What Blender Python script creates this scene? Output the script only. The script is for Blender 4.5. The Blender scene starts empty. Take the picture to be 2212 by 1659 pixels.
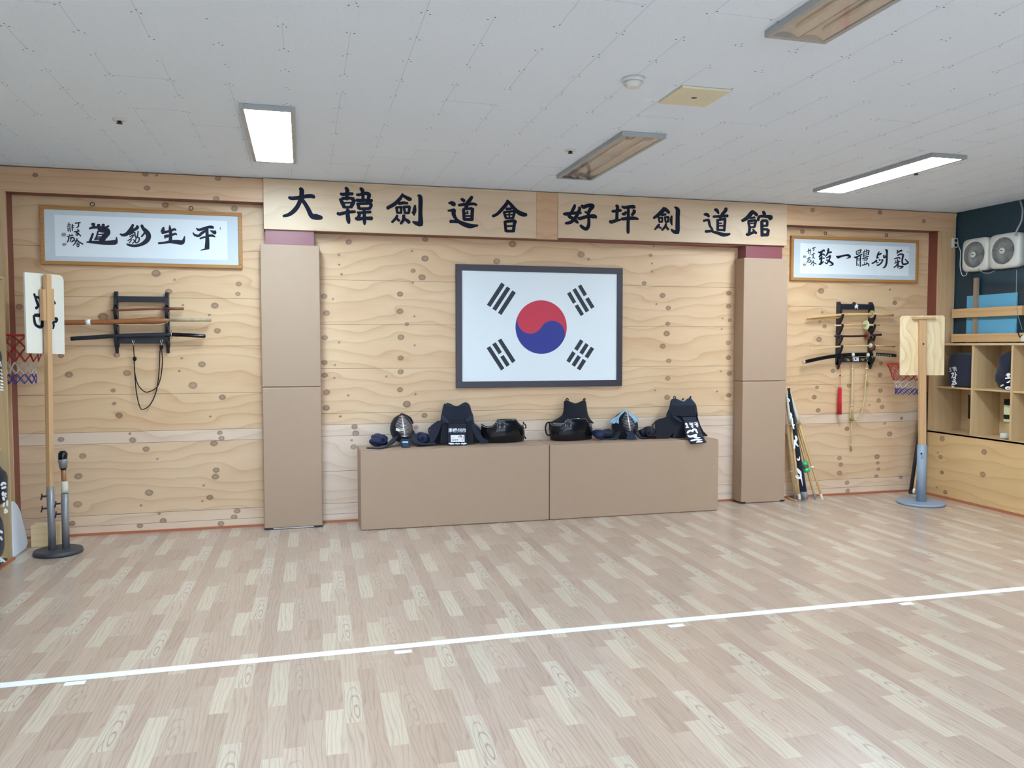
import bpy, bmesh, math, random
import numpy as np
from mathutils import Vector, Matrix
random.seed(7)
SC = bpy.context.scene
COL = SC.collection

# ---------------------------------------------------------------- camera
F_PX, YAW, PITCH, ROLL = 1738.76, 0.254409318, 0.0474193009, 1.947e-4
CX, CY = 1106.0, 829.5
CAM = np.array([0.0, -7.3515, 1.584])
def _rot():
    cy, sy = math.cos(YAW), math.sin(YAW); cp, sp = math.cos(PITCH), math.sin(PITCH); cr, sr = math.cos(ROLL), math.sin(ROLL)
    fwd = np.array([sy*cp, cy*cp, -sp]); right = np.array([cy, -sy, 0]); down = np.cross(fwd, right)
    return np.stack([cr*right+sr*down, -sr*right+cr*down, fwd])
R3 = _rot()
cam_d = bpy.data.cameras.new('camera'); cam = bpy.data.objects.new('camera', cam_d); COL.objects.link(cam)
m = Matrix.Identity(4)
for i in range(3):
    m[i][0] = R3[0][i]; m[i][1] = -R3[1][i]; m[i][2] = -R3[2][i]; m[i][3] = CAM[i]
cam.matrix_world = m
cam_d.sensor_fit = 'HORIZONTAL'; cam_d.sensor_width = 36.0; cam_d.lens = F_PX/2212*36.0
cam_d.clip_start = 0.05; cam_d.clip_end = 100
SC.camera = cam
# ---------------------------------------------------------------- world, exposure
w = bpy.data.worlds.new('world'); SC.world = w; w.use_nodes = True
w.node_tree.nodes['Background'].inputs[0].default_value = (0.62, 0.80, 1, 1)
w.node_tree.nodes['Background'].inputs[1].default_value = 4.8
pl = bpy.data.lights.new('added_window_portal', 'AREA'); pl.shape = 'RECTANGLE'; pl.size = 8.1; pl.size_y = 1.67; pl.cycles.is_portal = True  # guides sky light through the window band added behind the viewer
po = bpy.data.objects.new('added_window_portal', pl); COL.objects.link(po); po.location = (2.15, -10.66, 1.785); po.rotation_euler = (math.pi/2, 0, 0)
SC.view_settings.view_transform = 'Standard'; SC.view_settings.look = 'None'
SC.view_settings.exposure = 0.0; SC.view_settings.gamma = 1.0; SC.view_settings.use_curve_mapping = False
LAMP_STRENGTH = 62.0
LAMP_COLOR = (0.78, 0.91, 1.0)
H = 3.004                                                       # ceiling height

# points of the room from measurements taken in the photograph
def ray(x, y): return R3.T @ np.array([x-CX, y-CY, F_PX])
def onY(x, y, Y): d = ray(x, y); return CAM + d*(Y-CAM[1])/d[1]
def onX(x, y, X): d = ray(x, y); return CAM + d*(X-CAM[0])/d[0]
def onZ(x, y, Z): d = ray(x, y); return CAM + d*(Z-CAM[2])/d[2]
def zm(ox, oy, s): return lambda x, y: (ox+x/s, oy+y/s)

# ---------------------------------------------------------------- materials
def lin(c):
    f = lambda v: v/12.92 if v <= 0.04045 else ((v+0.055)/1.055)**2.4
    return tuple(f(v/255.0) for v in c)+(1.0,)
def nt(name):
    mt = bpy.data.materials.new(name); mt.use_nodes = True
    return mt, mt.node_tree.nodes, mt.node_tree.links, mt.node_tree.nodes['Principled BSDF']
def N(nodes, t, **kw):
    n = nodes.new(t)
    for k, v in kw.items(): setattr(n, k, v)
    return n
MATS = {}
def pbr(name, rgb, rough=0.6, metal=0.0, spec=0.5, coat=0.0, var=0.06, vscale=12.0, bump=0.0, bscale=300.0, sheen=0.0):
    mt, n, l, b = nt(name)
    c = lin(rgb)
    tc = N(n, 'ShaderNodeTexCoord'); no = N(n, 'ShaderNodeTexNoise'); no.inputs['Scale'].default_value = vscale
    l.new(tc.outputs['Object'], no.inputs['Vector'])
    mx = N(n, 'ShaderNodeMix', data_type='RGBA')
    mx.inputs[6].default_value = tuple(v*(1-var) for v in c[:3])+(1,); mx.inputs[7].default_value = tuple(min(1, v*(1+var)) for v in c[:3])+(1,)
    l.new(no.outputs['Fac'], mx.inputs[0]); l.new(mx.outputs[2], b.inputs['Base Color'])
    b.inputs['Roughness'].default_value = rough; b.inputs['Metallic'].default_value = metal
    b.inputs['Specular IOR Level'].default_value = spec; b.inputs['Coat Weight'].default_value = coat; b.inputs['Coat Roughness'].default_value = 0.08
    b.inputs['Sheen Weight'].default_value = sheen
    if bump:
        n2 = N(n, 'ShaderNodeTexNoise'); n2.inputs['Scale'].default_value = bscale; l.new(tc.outputs['Object'], n2.inputs['Vector'])
        bp = N(n, 'ShaderNodeBump'); bp.inputs['Strength'].default_value = bump; bp.inputs['Distance'].default_value = 0.002
        l.new(n2.outputs['Fac'], bp.inputs['Height']); l.new(bp.outputs['Normal'], b.inputs['Normal'])
    MATS[name] = mt
    return mt
def math_n(n, l, op, a, bv=None, c=None):
    x = N(n, 'ShaderNodeMath', operation=op)
    for i, v in enumerate((a, bv, c)):
        if v is None: continue
        if isinstance(v, (int, float)): x.inputs[i].default_value = v
        else: l.new(v, x.inputs[i])
    return x.outputs[0]
def wood(name, light, dark, freq=16.0, axis='X', amp=0.10, rough=0.42, spec=0.4, contrast=1.0, knots=False, wscale=(0.7, 0.7, 2.2)):
    """sawn or rotary cut softwood; the grain runs along axis; panels that carry knots bend the grain with the attribute kwarp"""
    mt, n, l, b = nt(name)
    tc = N(n, 'ShaderNodeTexCoord'); mp = N(n, 'ShaderNodeMapping'); l.new(tc.outputs['Object'], mp.inputs['Vector'])
    if axis == 'Z': mp.inputs['Rotation'].default_value = (0, math.pi/2, 0)
    if axis == 'Y': mp.inputs['Rotation'].default_value = (0, 0, math.pi/2)
    mp2 = N(n, 'ShaderNodeMapping'); mp2.inputs['Scale'].default_value = wscale; l.new(mp.outputs[0], mp2.inputs['Vector'])
    no = N(n, 'ShaderNodeTexNoise'); no.inputs['Scale'].default_value = 1.0; no.inputs['Detail'].default_value = 2.5; l.new(mp2.outputs[0], no.inputs['Vector'])
    sx = N(n, 'ShaderNodeSeparateXYZ'); l.new(mp.outputs[0], sx.inputs[0])
    p = math_n(n, l, 'ADD', math_n(n, l, 'ADD', sx.outputs['Z'], math_n(n, l, 'MULTIPLY', sx.outputs['Y'], 0.8)), math_n(n, l, 'MULTIPLY', no.outputs['Fac'], amp*4))
    if knots:
        at = N(n, 'ShaderNodeAttribute', attribute_name='kwarp'); p = math_n(n, l, 'ADD', p, at.outputs['Fac'])
    s = math_n(n, l, 'FRACT', math_n(n, l, 'MULTIPLY', p, freq))
    rp = N(n, 'ShaderNodeValToRGB'); cr = rp.color_ramp
    cr.elements[0].position = 0; cr.elements[0].color = (0, 0, 0, 1); cr.elements[1].position = 1; cr.elements[1].color = (0, 0, 0, 1)
    for ps, v in ((0.50, 0.10), (0.82, 0.55), (0.915, 1.0), (0.955, 0.30)):
        e = cr.elements.new(ps); e.color = (v, v, v, 1)
    l.new(s, rp.inputs[0])
    # fine streaks and broad patches
    mp3 = N(n, 'ShaderNodeMapping'); mp3.inputs['Scale'].default_value = (4, 30, 120); l.new(mp.outputs[0], mp3.inputs['Vector'])
    n3 = N(n, 'ShaderNodeTexNoise'); n3.inputs['Scale'].default_value = 1.0; n3.inputs['Detail'].default_value = 3; l.new(mp3.outputs[0], n3.inputs['Vector'])
    mp4 = N(n, 'ShaderNodeMapping'); mp4.inputs['Scale'].default_value = (0.9, 0.9, 3.5); l.new(mp.outputs[0], mp4.inputs['Vector'])
    n4 = N(n, 'ShaderNodeTexNoise'); n4.inputs['Scale'].default_value = 1.3; n4.inputs['Detail'].default_value = 3; l.new(mp4.outputs[0], n4.inputs['Vector'])
    f = math_n(n, l, 'ADD', math_n(n, l, 'MULTIPLY', rp.outputs[0], 0.50*contrast), math_n(n, l, 'ADD', math_n(n, l, 'MULTIPLY', n3.outputs['Fac'], 0.28*contrast), math_n(n, l, 'MULTIPLY', math_n(n, l, 'SUBTRACT', n4.outputs['Fac'], 0.35), 0.9*contrast)))
    mx = N(n, 'ShaderNodeMix', data_type='RGBA', clamp_factor=True); mx.inputs[6].default_value = lin(light); mx.inputs[7].default_value = lin(dark); l.new(f, mx.inputs[0])
    out = mx.outputs[2]
    a2 = N(n, 'ShaderNodeAttribute', attribute_name='tone')
    if knots:
        pale = N(n, 'ShaderNodeMix', data_type='RGBA', clamp_factor=True); l.new(a2.outputs['Fac'], pale.inputs[0]); l.new(out, pale.inputs[6])
        pm = N(n, 'ShaderNodeMix', data_type='RGBA'); pm.inputs[6].default_value = lin((232, 214, 198)); pm.inputs[7].default_value = lin((205, 180, 162)); l.new(f, pm.inputs[0]); l.new(pm.outputs[2], pale.inputs[7])
        ak = N(n, 'ShaderNodeAttribute', attribute_name='kmask')
        kr = N(n, 'ShaderNodeValToRGB'); k = kr.color_ramp
        k.elements[0].position = 0.0; k.elements[0].color = (0, 0, 0, 1); k.elements[1].position = 1.0; k.elements[1].color = (0.45,)*3+(1,)
        for ps, v in ((0.10, 0.10), (0.24, 0.60), (0.36, 0.85), (0.52, 0.55), (0.75, 0.60)):
            e = k.elements.new(ps); e.color = (v, v, v, 1)
        nk = N(n, 'ShaderNodeTexNoise'); nk.inputs['Scale'].default_value = 38; nk.inputs['Detail'].default_value = 2; l.new(tc.outputs['Object'], nk.inputs['Vector'])
        nb = N(n, 'ShaderNodeTexNoise'); nb.inputs['Scale'].default_value = 2.6; l.new(tc.outputs['Object'], nb.inputs['Vector'])
        ka = math_n(n, l, 'MULTIPLY', ak.outputs['Fac'], math_n(n, l, 'ADD', 0.45, math_n(n, l, 'MULTIPLY', nk.outputs['Fac'], 1.1)))
        l.new(ka, kr.inputs[0])
        mk_ = N(n, 'ShaderNodeMix', data_type='RGBA'); l.new(math_n(n, l, 'MULTIPLY', kr.outputs[0], math_n(n, l, 'ADD', 0.45, nb.outputs['Fac'])), mk_.inputs[0]); l.new(pale.outputs[2], mk_.inputs[6]); mk_.inputs[7].default_value = lin((104, 74, 60)); out = mk_.outputs[2]
    l.new(out, b.inputs['Base Color'])
    b.inputs['Roughness'].default_value = rough; b.inputs['Specular IOR Level'].default_value = spec
    MATS[name] = mt
    return mt
def glass(name, ior=1.45, tint=(1, 1, 1, 1), rough=0.02):
    mt, n, l, b = nt(name); n.remove(b)
    out = [x for x in n if x.type == 'OUTPUT_MATERIAL'][0]
    fr = N(n, 'ShaderNodeFresnel'); ge = N(n, 'ShaderNodeNewGeometry'); io = N(n, 'ShaderNodeMix', data_type='FLOAT'); io.inputs[2].default_value = ior; io.inputs[3].default_value = 1/ior
    l.new(ge.outputs['Backfacing'], io.inputs[0]); l.new(io.outputs[0], fr.inputs[0])
    tr = N(n, 'ShaderNodeBsdfTransparent'); tr.inputs[0].default_value = tint
    gl = N(n, 'ShaderNodeBsdfGlossy'); gl.inputs['Roughness'].default_value = rough
    mx = N(n, 'ShaderNodeMixShader'); l.new(fr.outputs[0], mx.inputs[0]); l.new(tr.outputs[0], mx.inputs[1]); l.new(gl.outputs[0], mx.inputs[2]); l.new(mx.outputs[0], out.inputs[0])
    MATS[name] = mt
    return mt
def emit(name, color, strength):
    mt, n, l, b = nt(name)
    no = N(n, 'ShaderNodeTexNoise'); no.inputs['Scale'].default_value = 3.0
    b.inputs['Base Color'].default_value = (0.9, 0.9, 0.9, 1); b.inputs['Emission Color'].default_value = tuple(color)+(1,); b.inputs['Emission Strength'].default_value = strength
    b.inputs['Roughness'].default_value = 0.4
    MATS[name] = mt
    return mt

M_PLY = wood('pine_plywood', (227, 196, 158), (186, 138, 94), freq=9, amp=0.17, knots=True, contrast=0.80, rough=0.40, wscale=(0.75, 0.75, 1.9))
M_PINE = wood('pine_board', (214, 176, 136), (180, 132, 94), freq=14, amp=0.06, contrast=0.7, wscale=(0.5, 0.5, 3), knots=True)
M_PINEZ = wood('pine_upright', (208, 176, 138), (178, 140, 100), freq=14, axis='Z', amp=0.05, contrast=0.7)
M_PINEY = wood('pine_board_along_side_wall', (216, 178, 128), (184, 138, 92), freq=14, axis='Y', amp=0.05, contrast=0.8)
M_BIRCH = wood('birch_ply', (214, 190, 160), (186, 153, 120), freq=7, amp=0.16, contrast=0.55, rough=0.42, wscale=(1.1, 1.1, 2.2))
M_BIRCHMID = wood('birch_ply_filler', (206, 168, 132), (178, 134, 98), freq=9, amp=0.16, contrast=0.6, wscale=(2.2, 1.1, 1.2))
M_SHELF = wood('shelf_ply', (206, 178, 136), (176, 142, 100), freq=10, amp=0.07, axis='Z', contrast=0.6)
M_BOARD = wood('backboard_ply', (240, 222, 184), (202, 168, 120), freq=9, amp=0.16, axis='Z', contrast=0.95, wscale=(2.2, 2.2, 3.2))
M_POLE = wood('pole_timber', (206, 168, 124), (176, 132, 90), freq=20, amp=0.03, axis='Z', contrast=0.6)
M_FRAMEW = wood('picture_frame_oak', (190, 138, 78), (150, 98, 48), freq=30, amp=0.02, contrast=0.8)
M_BLOCK = wood('timber_block', (226, 200, 158), (196, 160, 116), freq=20, amp=0.05, contrast=0.7)
M_BAMBOO = wood('bamboo', (214, 178, 120), (184, 142, 84), freq=18, amp=0.02, axis='Z', contrast=0.6)
M_PALEWOOD = wood('pale_oak_sword', (222, 188, 134), (196, 154, 98), freq=30, amp=0.02, contrast=0.5)
M_REDWOOD = pbr('red_oak_sword', (126, 72, 54), 0.4)
M_DARKWOOD = pbr('dark_wood', (58, 34, 30), 0.35, coat=0.2)
M_LEATHER = pbr('brown_leather_wrap', (150, 94, 54), 0.45, coat=0.15, var=0.12)
M_MAROON = pbr('maroon_paint', (124, 68, 54), 0.45, spec=0.4, var=0.04)
M_PILLAR = pbr('pillar_maroon_gloss', (138, 80, 86), 0.32, spec=0.45, var=0.03)
M_ORANGE = pbr('orange_brown_skirting', (176, 104, 72), 0.4)
M_DARK = pbr('dark_gap', (38, 28, 24), 0.9)
M_VINYL = pbr('beige_vinyl', (174, 148, 126), 0.50, spec=0.4, var=0.02, bump=0.12, bscale=420)
M_BLACKTAPE = pbr('black_tape', (26, 26, 32), 0.4)
M_SILVERTAPE = pbr('silver_tape', (214, 210, 206), 0.25, spec=0.6)
M_WHITETAPE = pbr('white_tape', (240, 242, 248), 0.5, var=0.04, vscale=40)
M_INK = pbr('brush_ink', (25, 30, 46), 0.7, spec=0.15)
M_INKSOFT = pbr('sumi_ink', (28, 36, 56), 0.8, spec=0.1)
M_SEAL = pbr('faded_seal', (150, 152, 158), 0.8)
M_PAPER = pbr('calligraphy_paper', (240, 247, 252), 0.8, var=0.02)
M_SILK = pbr('silk_mount', (212, 222, 230), 0.7, var=0.03, vscale=60)
M_GLASS = glass('picture_glass', 1.40, rough=0.015)
M_FLAGWHITE = pbr('flag_white', (228, 236, 242), 0.45, var=0.01)
M_FLAGRED = pbr('flag_red', (200, 42, 72), 0.45, var=0.02)
M_FLAGBLUE = pbr('flag_blue', (28, 42, 140), 0.45, var=0.02)
M_FLAGBLACK = pbr('flag_black', (28, 40, 54), 0.5)
M_FLAGFRAME = pbr('dark_plum_frame', (54, 48, 58), 0.35, var=0.03)
M_METAL = pbr('steel_tube', (136, 136, 140), 0.40, metal=0.3, var=0.10)
M_CHROME = pbr('chrome', (214, 214, 214), 0.18, metal=1.0)
M_DARKMETAL = pbr('dark_metal', (52, 52, 58), 0.45, metal=0.5)
M_BASEBLACK = pbr('charcoal_base', (62, 62, 70), 0.5)
M_GREYBLUE = pbr('blue_grey_paint', (140, 156, 176), 0.45, var=0.04)
M_BLACK = pbr('black_lacquer_wood', (30, 32, 42), 0.38, spec=0.5)
M_LACQUER = pbr('black_gloss_lacquer', (15, 17, 24), 0.16, spec=0.35, coat=0.12)
M_NAVY = pbr('navy_cotton', (17, 24, 45), 0.85, var=0.15, vscale=40, bump=0.3, bscale=500, sheen=0.15)
M_NAVYDARK = pbr('dark_navy_cotton', (13, 17, 31), 0.9, var=0.15, vscale=40, bump=0.3, bscale=500, sheen=0.1)
M_NAVYBELT = pbr('navy_tie_cloth', (29, 39, 62), 0.8, var=0.12, bump=0.25, bscale=400)
M_INDIGO = pbr('indigo_glove', (26, 36, 74), 0.7, var=0.35, vscale=26, bump=0.9, bscale=140)
M_GLOVEDK = pbr('dark_indigo_glove', (17, 21, 40), 0.7, var=0.35, vscale=26, bump=0.9, bscale=140)
M_BLACKCLOTH = pbr('black_cloth', (16, 17, 24), 0.9)
M_BARS = pbr('face_grille_steel', (226, 226, 228), 0.25, metal=0.7)
M_REDTRIM = pbr('red_grille_trim', (140, 44, 62), 0.5)
M_TEALCLOTH = pbr('throat_guard_leather', (36, 56, 82), 0.5)
M_SKYCLOTH = pbr('pale_blue_towel', (156, 196, 224), 0.85, var=0.25, vscale=30)
M_WHITE = pbr('white_lettering', (238, 242, 248), 0.7, var=0.01)
M_GREYLETTER = pbr('grey_lettering', (186, 190, 198), 0.7)
M_GOLD = pbr('gold_paint', (168, 158, 84), 0.5)
M_CREAM = pbr('cream_cord', (206, 184, 138), 0.85, var=0.12, vscale=80, bump=0.4, bscale=300)
M_TASSEL = pbr('olive_tassel', (160, 142, 84), 0.9, var=0.2, vscale=90)
M_RED = pbr('red_tassel', (196, 34, 48), 0.85, var=0.15, vscale=90)
M_JADE = pbr('jade_plastic_guard', (214, 224, 176), 0.35)
M_HORN = pbr('translucent_guard', (176, 160, 118), 0.4)
M_HOOP = pbr('red_hoop', (186, 36, 52), 0.4)
M_NETRED = pbr('red_net', (176, 44, 54), 0.8)
M_NETWHITE = pbr('white_net', (214, 206, 200), 0.8)
M_NETBLUE = pbr('blue_net', (58, 60, 150), 0.8)
M_PLASTIC = pbr('white_plastic', (214, 214, 208), 0.35, var=0.02)
M_FOAM = pbr('white_foam_board', (216, 224, 236), 0.6, var=0.02)
M_FANGREY = pbr('fan_grille_grey', (150, 152, 150), 0.5)
M_FANDARK = pbr('fan_interior', (74, 78, 80), 0.6)
M_NIGHT = pbr('dark_navy_wall', (34, 62, 76), 0.35, spec=0.4, var=0.06, vscale=2)
M_BLUEBOARD = pbr('pale_blue_foam_board', (98, 168, 202), 0.6, var=0.03)
M_GREYWOOD = wood('grey_batten', (158, 142, 122), (124, 108, 90), freq=24, axis='Z', amp=0.02)
M_FIXTURE = pbr('fixture_grey_metal', (168, 172, 174), 0.4, metal=0.3)
M_TRAY = pbr('fixture_reflector', (208, 202, 194), 0.35, var=0.08, vscale=6)
M_TUBE = pbr('unlit_tube', (226, 220, 212), 0.35)
M_SPEAKER = pbr('yellowed_plastic', (222, 218, 190), 0.5, var=0.03)
M_CEILPAINT = pbr('offwhite_plastic', (214, 216, 214), 0.5)
M_GREEN = pbr('green_plastic', (46, 178, 116), 0.3, spec=0.6)
M_STRING = pbr('pale_string', (150, 158, 160), 0.7)
M_TIP = pbr('white_leather_tip', (222, 220, 214), 0.6)
M_GREYTIP = pbr('grey_leather_tip', (128, 134, 140), 0.7)
M_HILT = pbr('white_leather_hilt', (206, 204, 186), 0.6, var=0.08)
M_CAMO = pbr('grey_green_grip', (170, 158, 130), 0.6, var=0.35, vscale=24)
M_PLASTER = pbr('pale_wall_paint', (214, 206, 194), 0.8)
M_PURPLE = pbr('violet_cloth', (66, 58, 150), 0.7)
M_LIT = emit('lit_diffuser', LAMP_COLOR, LAMP_STRENGTH); M_LITCOOL = emit('lit_diffuser_cool', (0.68, 0.86, 1.0), LAMP_STRENGTH)
M_COVER = glass('fixture_cover', 1.35, (0.985, 0.98, 0.975, 1), 0.05)

# floor and ceiling
def floor_mat():
    mt, n, l, b = nt('printed_wood_floor')
    at = N(n, 'ShaderNodeAttribute', attribute_name='tone'); ag = N(n, 'ShaderNodeAttribute', attribute_name='guv')
    mp = N(n, 'ShaderNodeMapping'); mp.inputs['Scale'].default_value = (13, 1.5, 1); l.new(ag.outputs['Vector'], mp.inputs['Vector'])
    no = N(n, 'ShaderNodeTexNoise'); no.inputs['Scale'].default_value = 1.0; no.inputs['Detail'].default_value = 1.5; l.new(mp.outputs[0], no.inputs['Vector'])
    sx = N(n, 'ShaderNodeSeparateXYZ'); l.new(ag.outputs['Vector'], sx.inputs[0])
    p = math_n(n, l, 'ADD', math_n(n, l, 'MULTIPLY', sx.outputs['X'], 42.0), math_n(n, l, 'MULTIPLY', no.outputs['Fac'], 5.0))
    s = math_n(n, l, 'FRACT', p)
    rp = N(n, 'ShaderNodeValToRGB'); cr = rp.color_ramp; cr.elements[0].color = (0, 0, 0, 1); cr.elements[1].color = (0, 0, 0, 1)
    for ps, v in ((0.6, 0.1), (0.86, 0.8), (0.93, 0.3)):
        e = cr.elements.new(ps); e.color = (v, v, v, 1)
    l.new(s, rp.inputs[0])
    mp3 = N(n, 'ShaderNodeMapping'); mp3.inputs['Scale'].default_value = (260, 7, 1); l.new(ag.outputs['Vector'], mp3.inputs['Vector'])
    n3 = N(n, 'ShaderNodeTexNoise'); n3.inputs['Scale'].default_value = 1.0; n3.inputs['Detail'].default_value = 3; l.new(mp3.outputs[0], n3.inputs['Vector'])
    ak = N(n, 'ShaderNodeAttribute', attribute_name='kuv'); sk = N(n, 'ShaderNodeSeparateXYZ'); l.new(ak.outputs['Vector'], sk.inputs[0])
    rr = math_n(n, l, 'SQRT', math_n(n, l, 'ADD', math_n(n, l, 'POWER', math_n(n, l, 'ABSOLUTE', math_n(n, l, 'MULTIPLY', sk.outputs['X'], 1.25)), 2.0), math_n(n, l, 'POWER', math_n(n, l, 'ABSOLUTE', math_n(n, l, 'MULTIPLY', sk.outputs['Y'], 0.22)), 2.0)))
    ph = math_n(n, l, 'FRACT', math_n(n, l, 'ADD', math_n(n, l, 'MULTIPLY', rr, 46.0), math_n(n, l, 'MULTIPLY', no.outputs['Fac'], 5.0)))
    rk = N(n, 'ShaderNodeValToRGB'); rk.color_ramp.elements[0].color = (0, 0, 0, 1); rk.color_ramp.elements[1].color = (0, 0, 0, 1)
    for ps, v in ((0.62, 0.05), (0.80, 0.95), (0.90, 0.25)):
        e = rk.color_ramp.elements.new(ps); e.color = (v, v, v, 1)
    l.new(ph, rk.inputs[0])
    fall = math_n(n, l, 'POWER', math_n(n, l, 'MAXIMUM', math_n(n, l, 'SUBTRACT', 1.0, math_n(n, l, 'MULTIPLY', rr, 13.0)), 0.0), 0.6)
    swirl = math_n(n, l, 'MULTIPLY', math_n(n, l, 'MULTIPLY', rk.outputs[0], fall), math_n(n, l, 'MULTIPLY', sk.outputs['Z'], 0.75))
    f = math_n(n, l, 'ADD', math_n(n, l, 'ADD', math_n(n, l, 'MULTIPLY', rp.outputs[0], 0.34), swirl), math_n(n, l, 'MULTIPLY', math_n(n, l, 'SUBTRACT', n3.outputs['Fac'], 0.4), 0.55))
    mx = N(n, 'ShaderNodeMix', data_type='RGBA', blend_type='MULTIPLY', clamp_factor=True); l.new(f, mx.inputs[0]); l.new(at.outputs['Color'], mx.inputs[6]); mx.inputs[7].default_value = lin((170, 142, 124)); 
    l.new(mx.outputs[2], b.inputs['Base Color'])
    tc = N(n, 'ShaderNodeTexCoord'); n5 = N(n, 'ShaderNodeTexNoise'); n5.inputs['Scale'].default_value = 1.2; n5.inputs['Detail'].default_value = 2; l.new(tc.outputs['Object'], n5.inputs['Vector'])
    mr = N(n, 'ShaderNodeMapRange'); mr.inputs[1].default_value = 0.35; mr.inputs[2].default_value = 0.7; mr.inputs[3].default_value = 0.20; mr.inputs[4].default_value = 0.28; l.new(n5.outputs['Fac'], mr.inputs[0]); l.new(mr.outputs[0], b.inputs['Roughness'])
    n6 = N(n, 'ShaderNodeTexNoise'); n6.inputs['Scale'].default_value = 7; n6.inputs['Detail'].default_value = 2; l.new(tc.outputs['Object'], n6.inputs['Vector'])
    bp = N(n, 'ShaderNodeBump'); bp.inputs['Strength'].default_value = 0.05; bp.inputs['Distance'].default_value = 0.003; l.new(n6.outputs['Fac'], bp.inputs['Height']); l.new(bp.outputs['Normal'], b.inputs['Normal'])
    b.inputs['Specular IOR Level'].default_value = 0.5
    return mt
M_FLOOR = floor_mat()
def ceil_mat():
    mt, n, l, b = nt('ceiling_tile')
    tc = N(n, 'ShaderNodeTexCoord'); vo = N(n, 'ShaderNodeTexVoronoi'); vo.inputs['Scale'].default_value = 42; l.new(tc.outputs['Object'], vo.inputs['Vector'])
    rp = N(n, 'ShaderNodeValToRGB'); rp.color_ramp.elements[0].position = 0.10; rp.color_ramp.elements[0].color = lin((212, 223, 236)); rp.color_ramp.elements[1].position = 0.17; rp.color_ramp.elements[1].color = lin((228, 240, 254))
    l.new(vo.outputs['Distance'], rp.inputs[0]); l.new(rp.outputs[0], b.inputs['Base Color']); b.inputs['Roughness'].default_value = 0.9; b.inputs['Specular IOR Level'].default_value = 0.2
    return mt
M_CEIL = ceil_mat()
M_JOINT = pbr('tile_joint', (190, 196, 204), 0.9)
M_SCREW = pbr('screw_hole', (80, 84, 92), 0.9)

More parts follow.
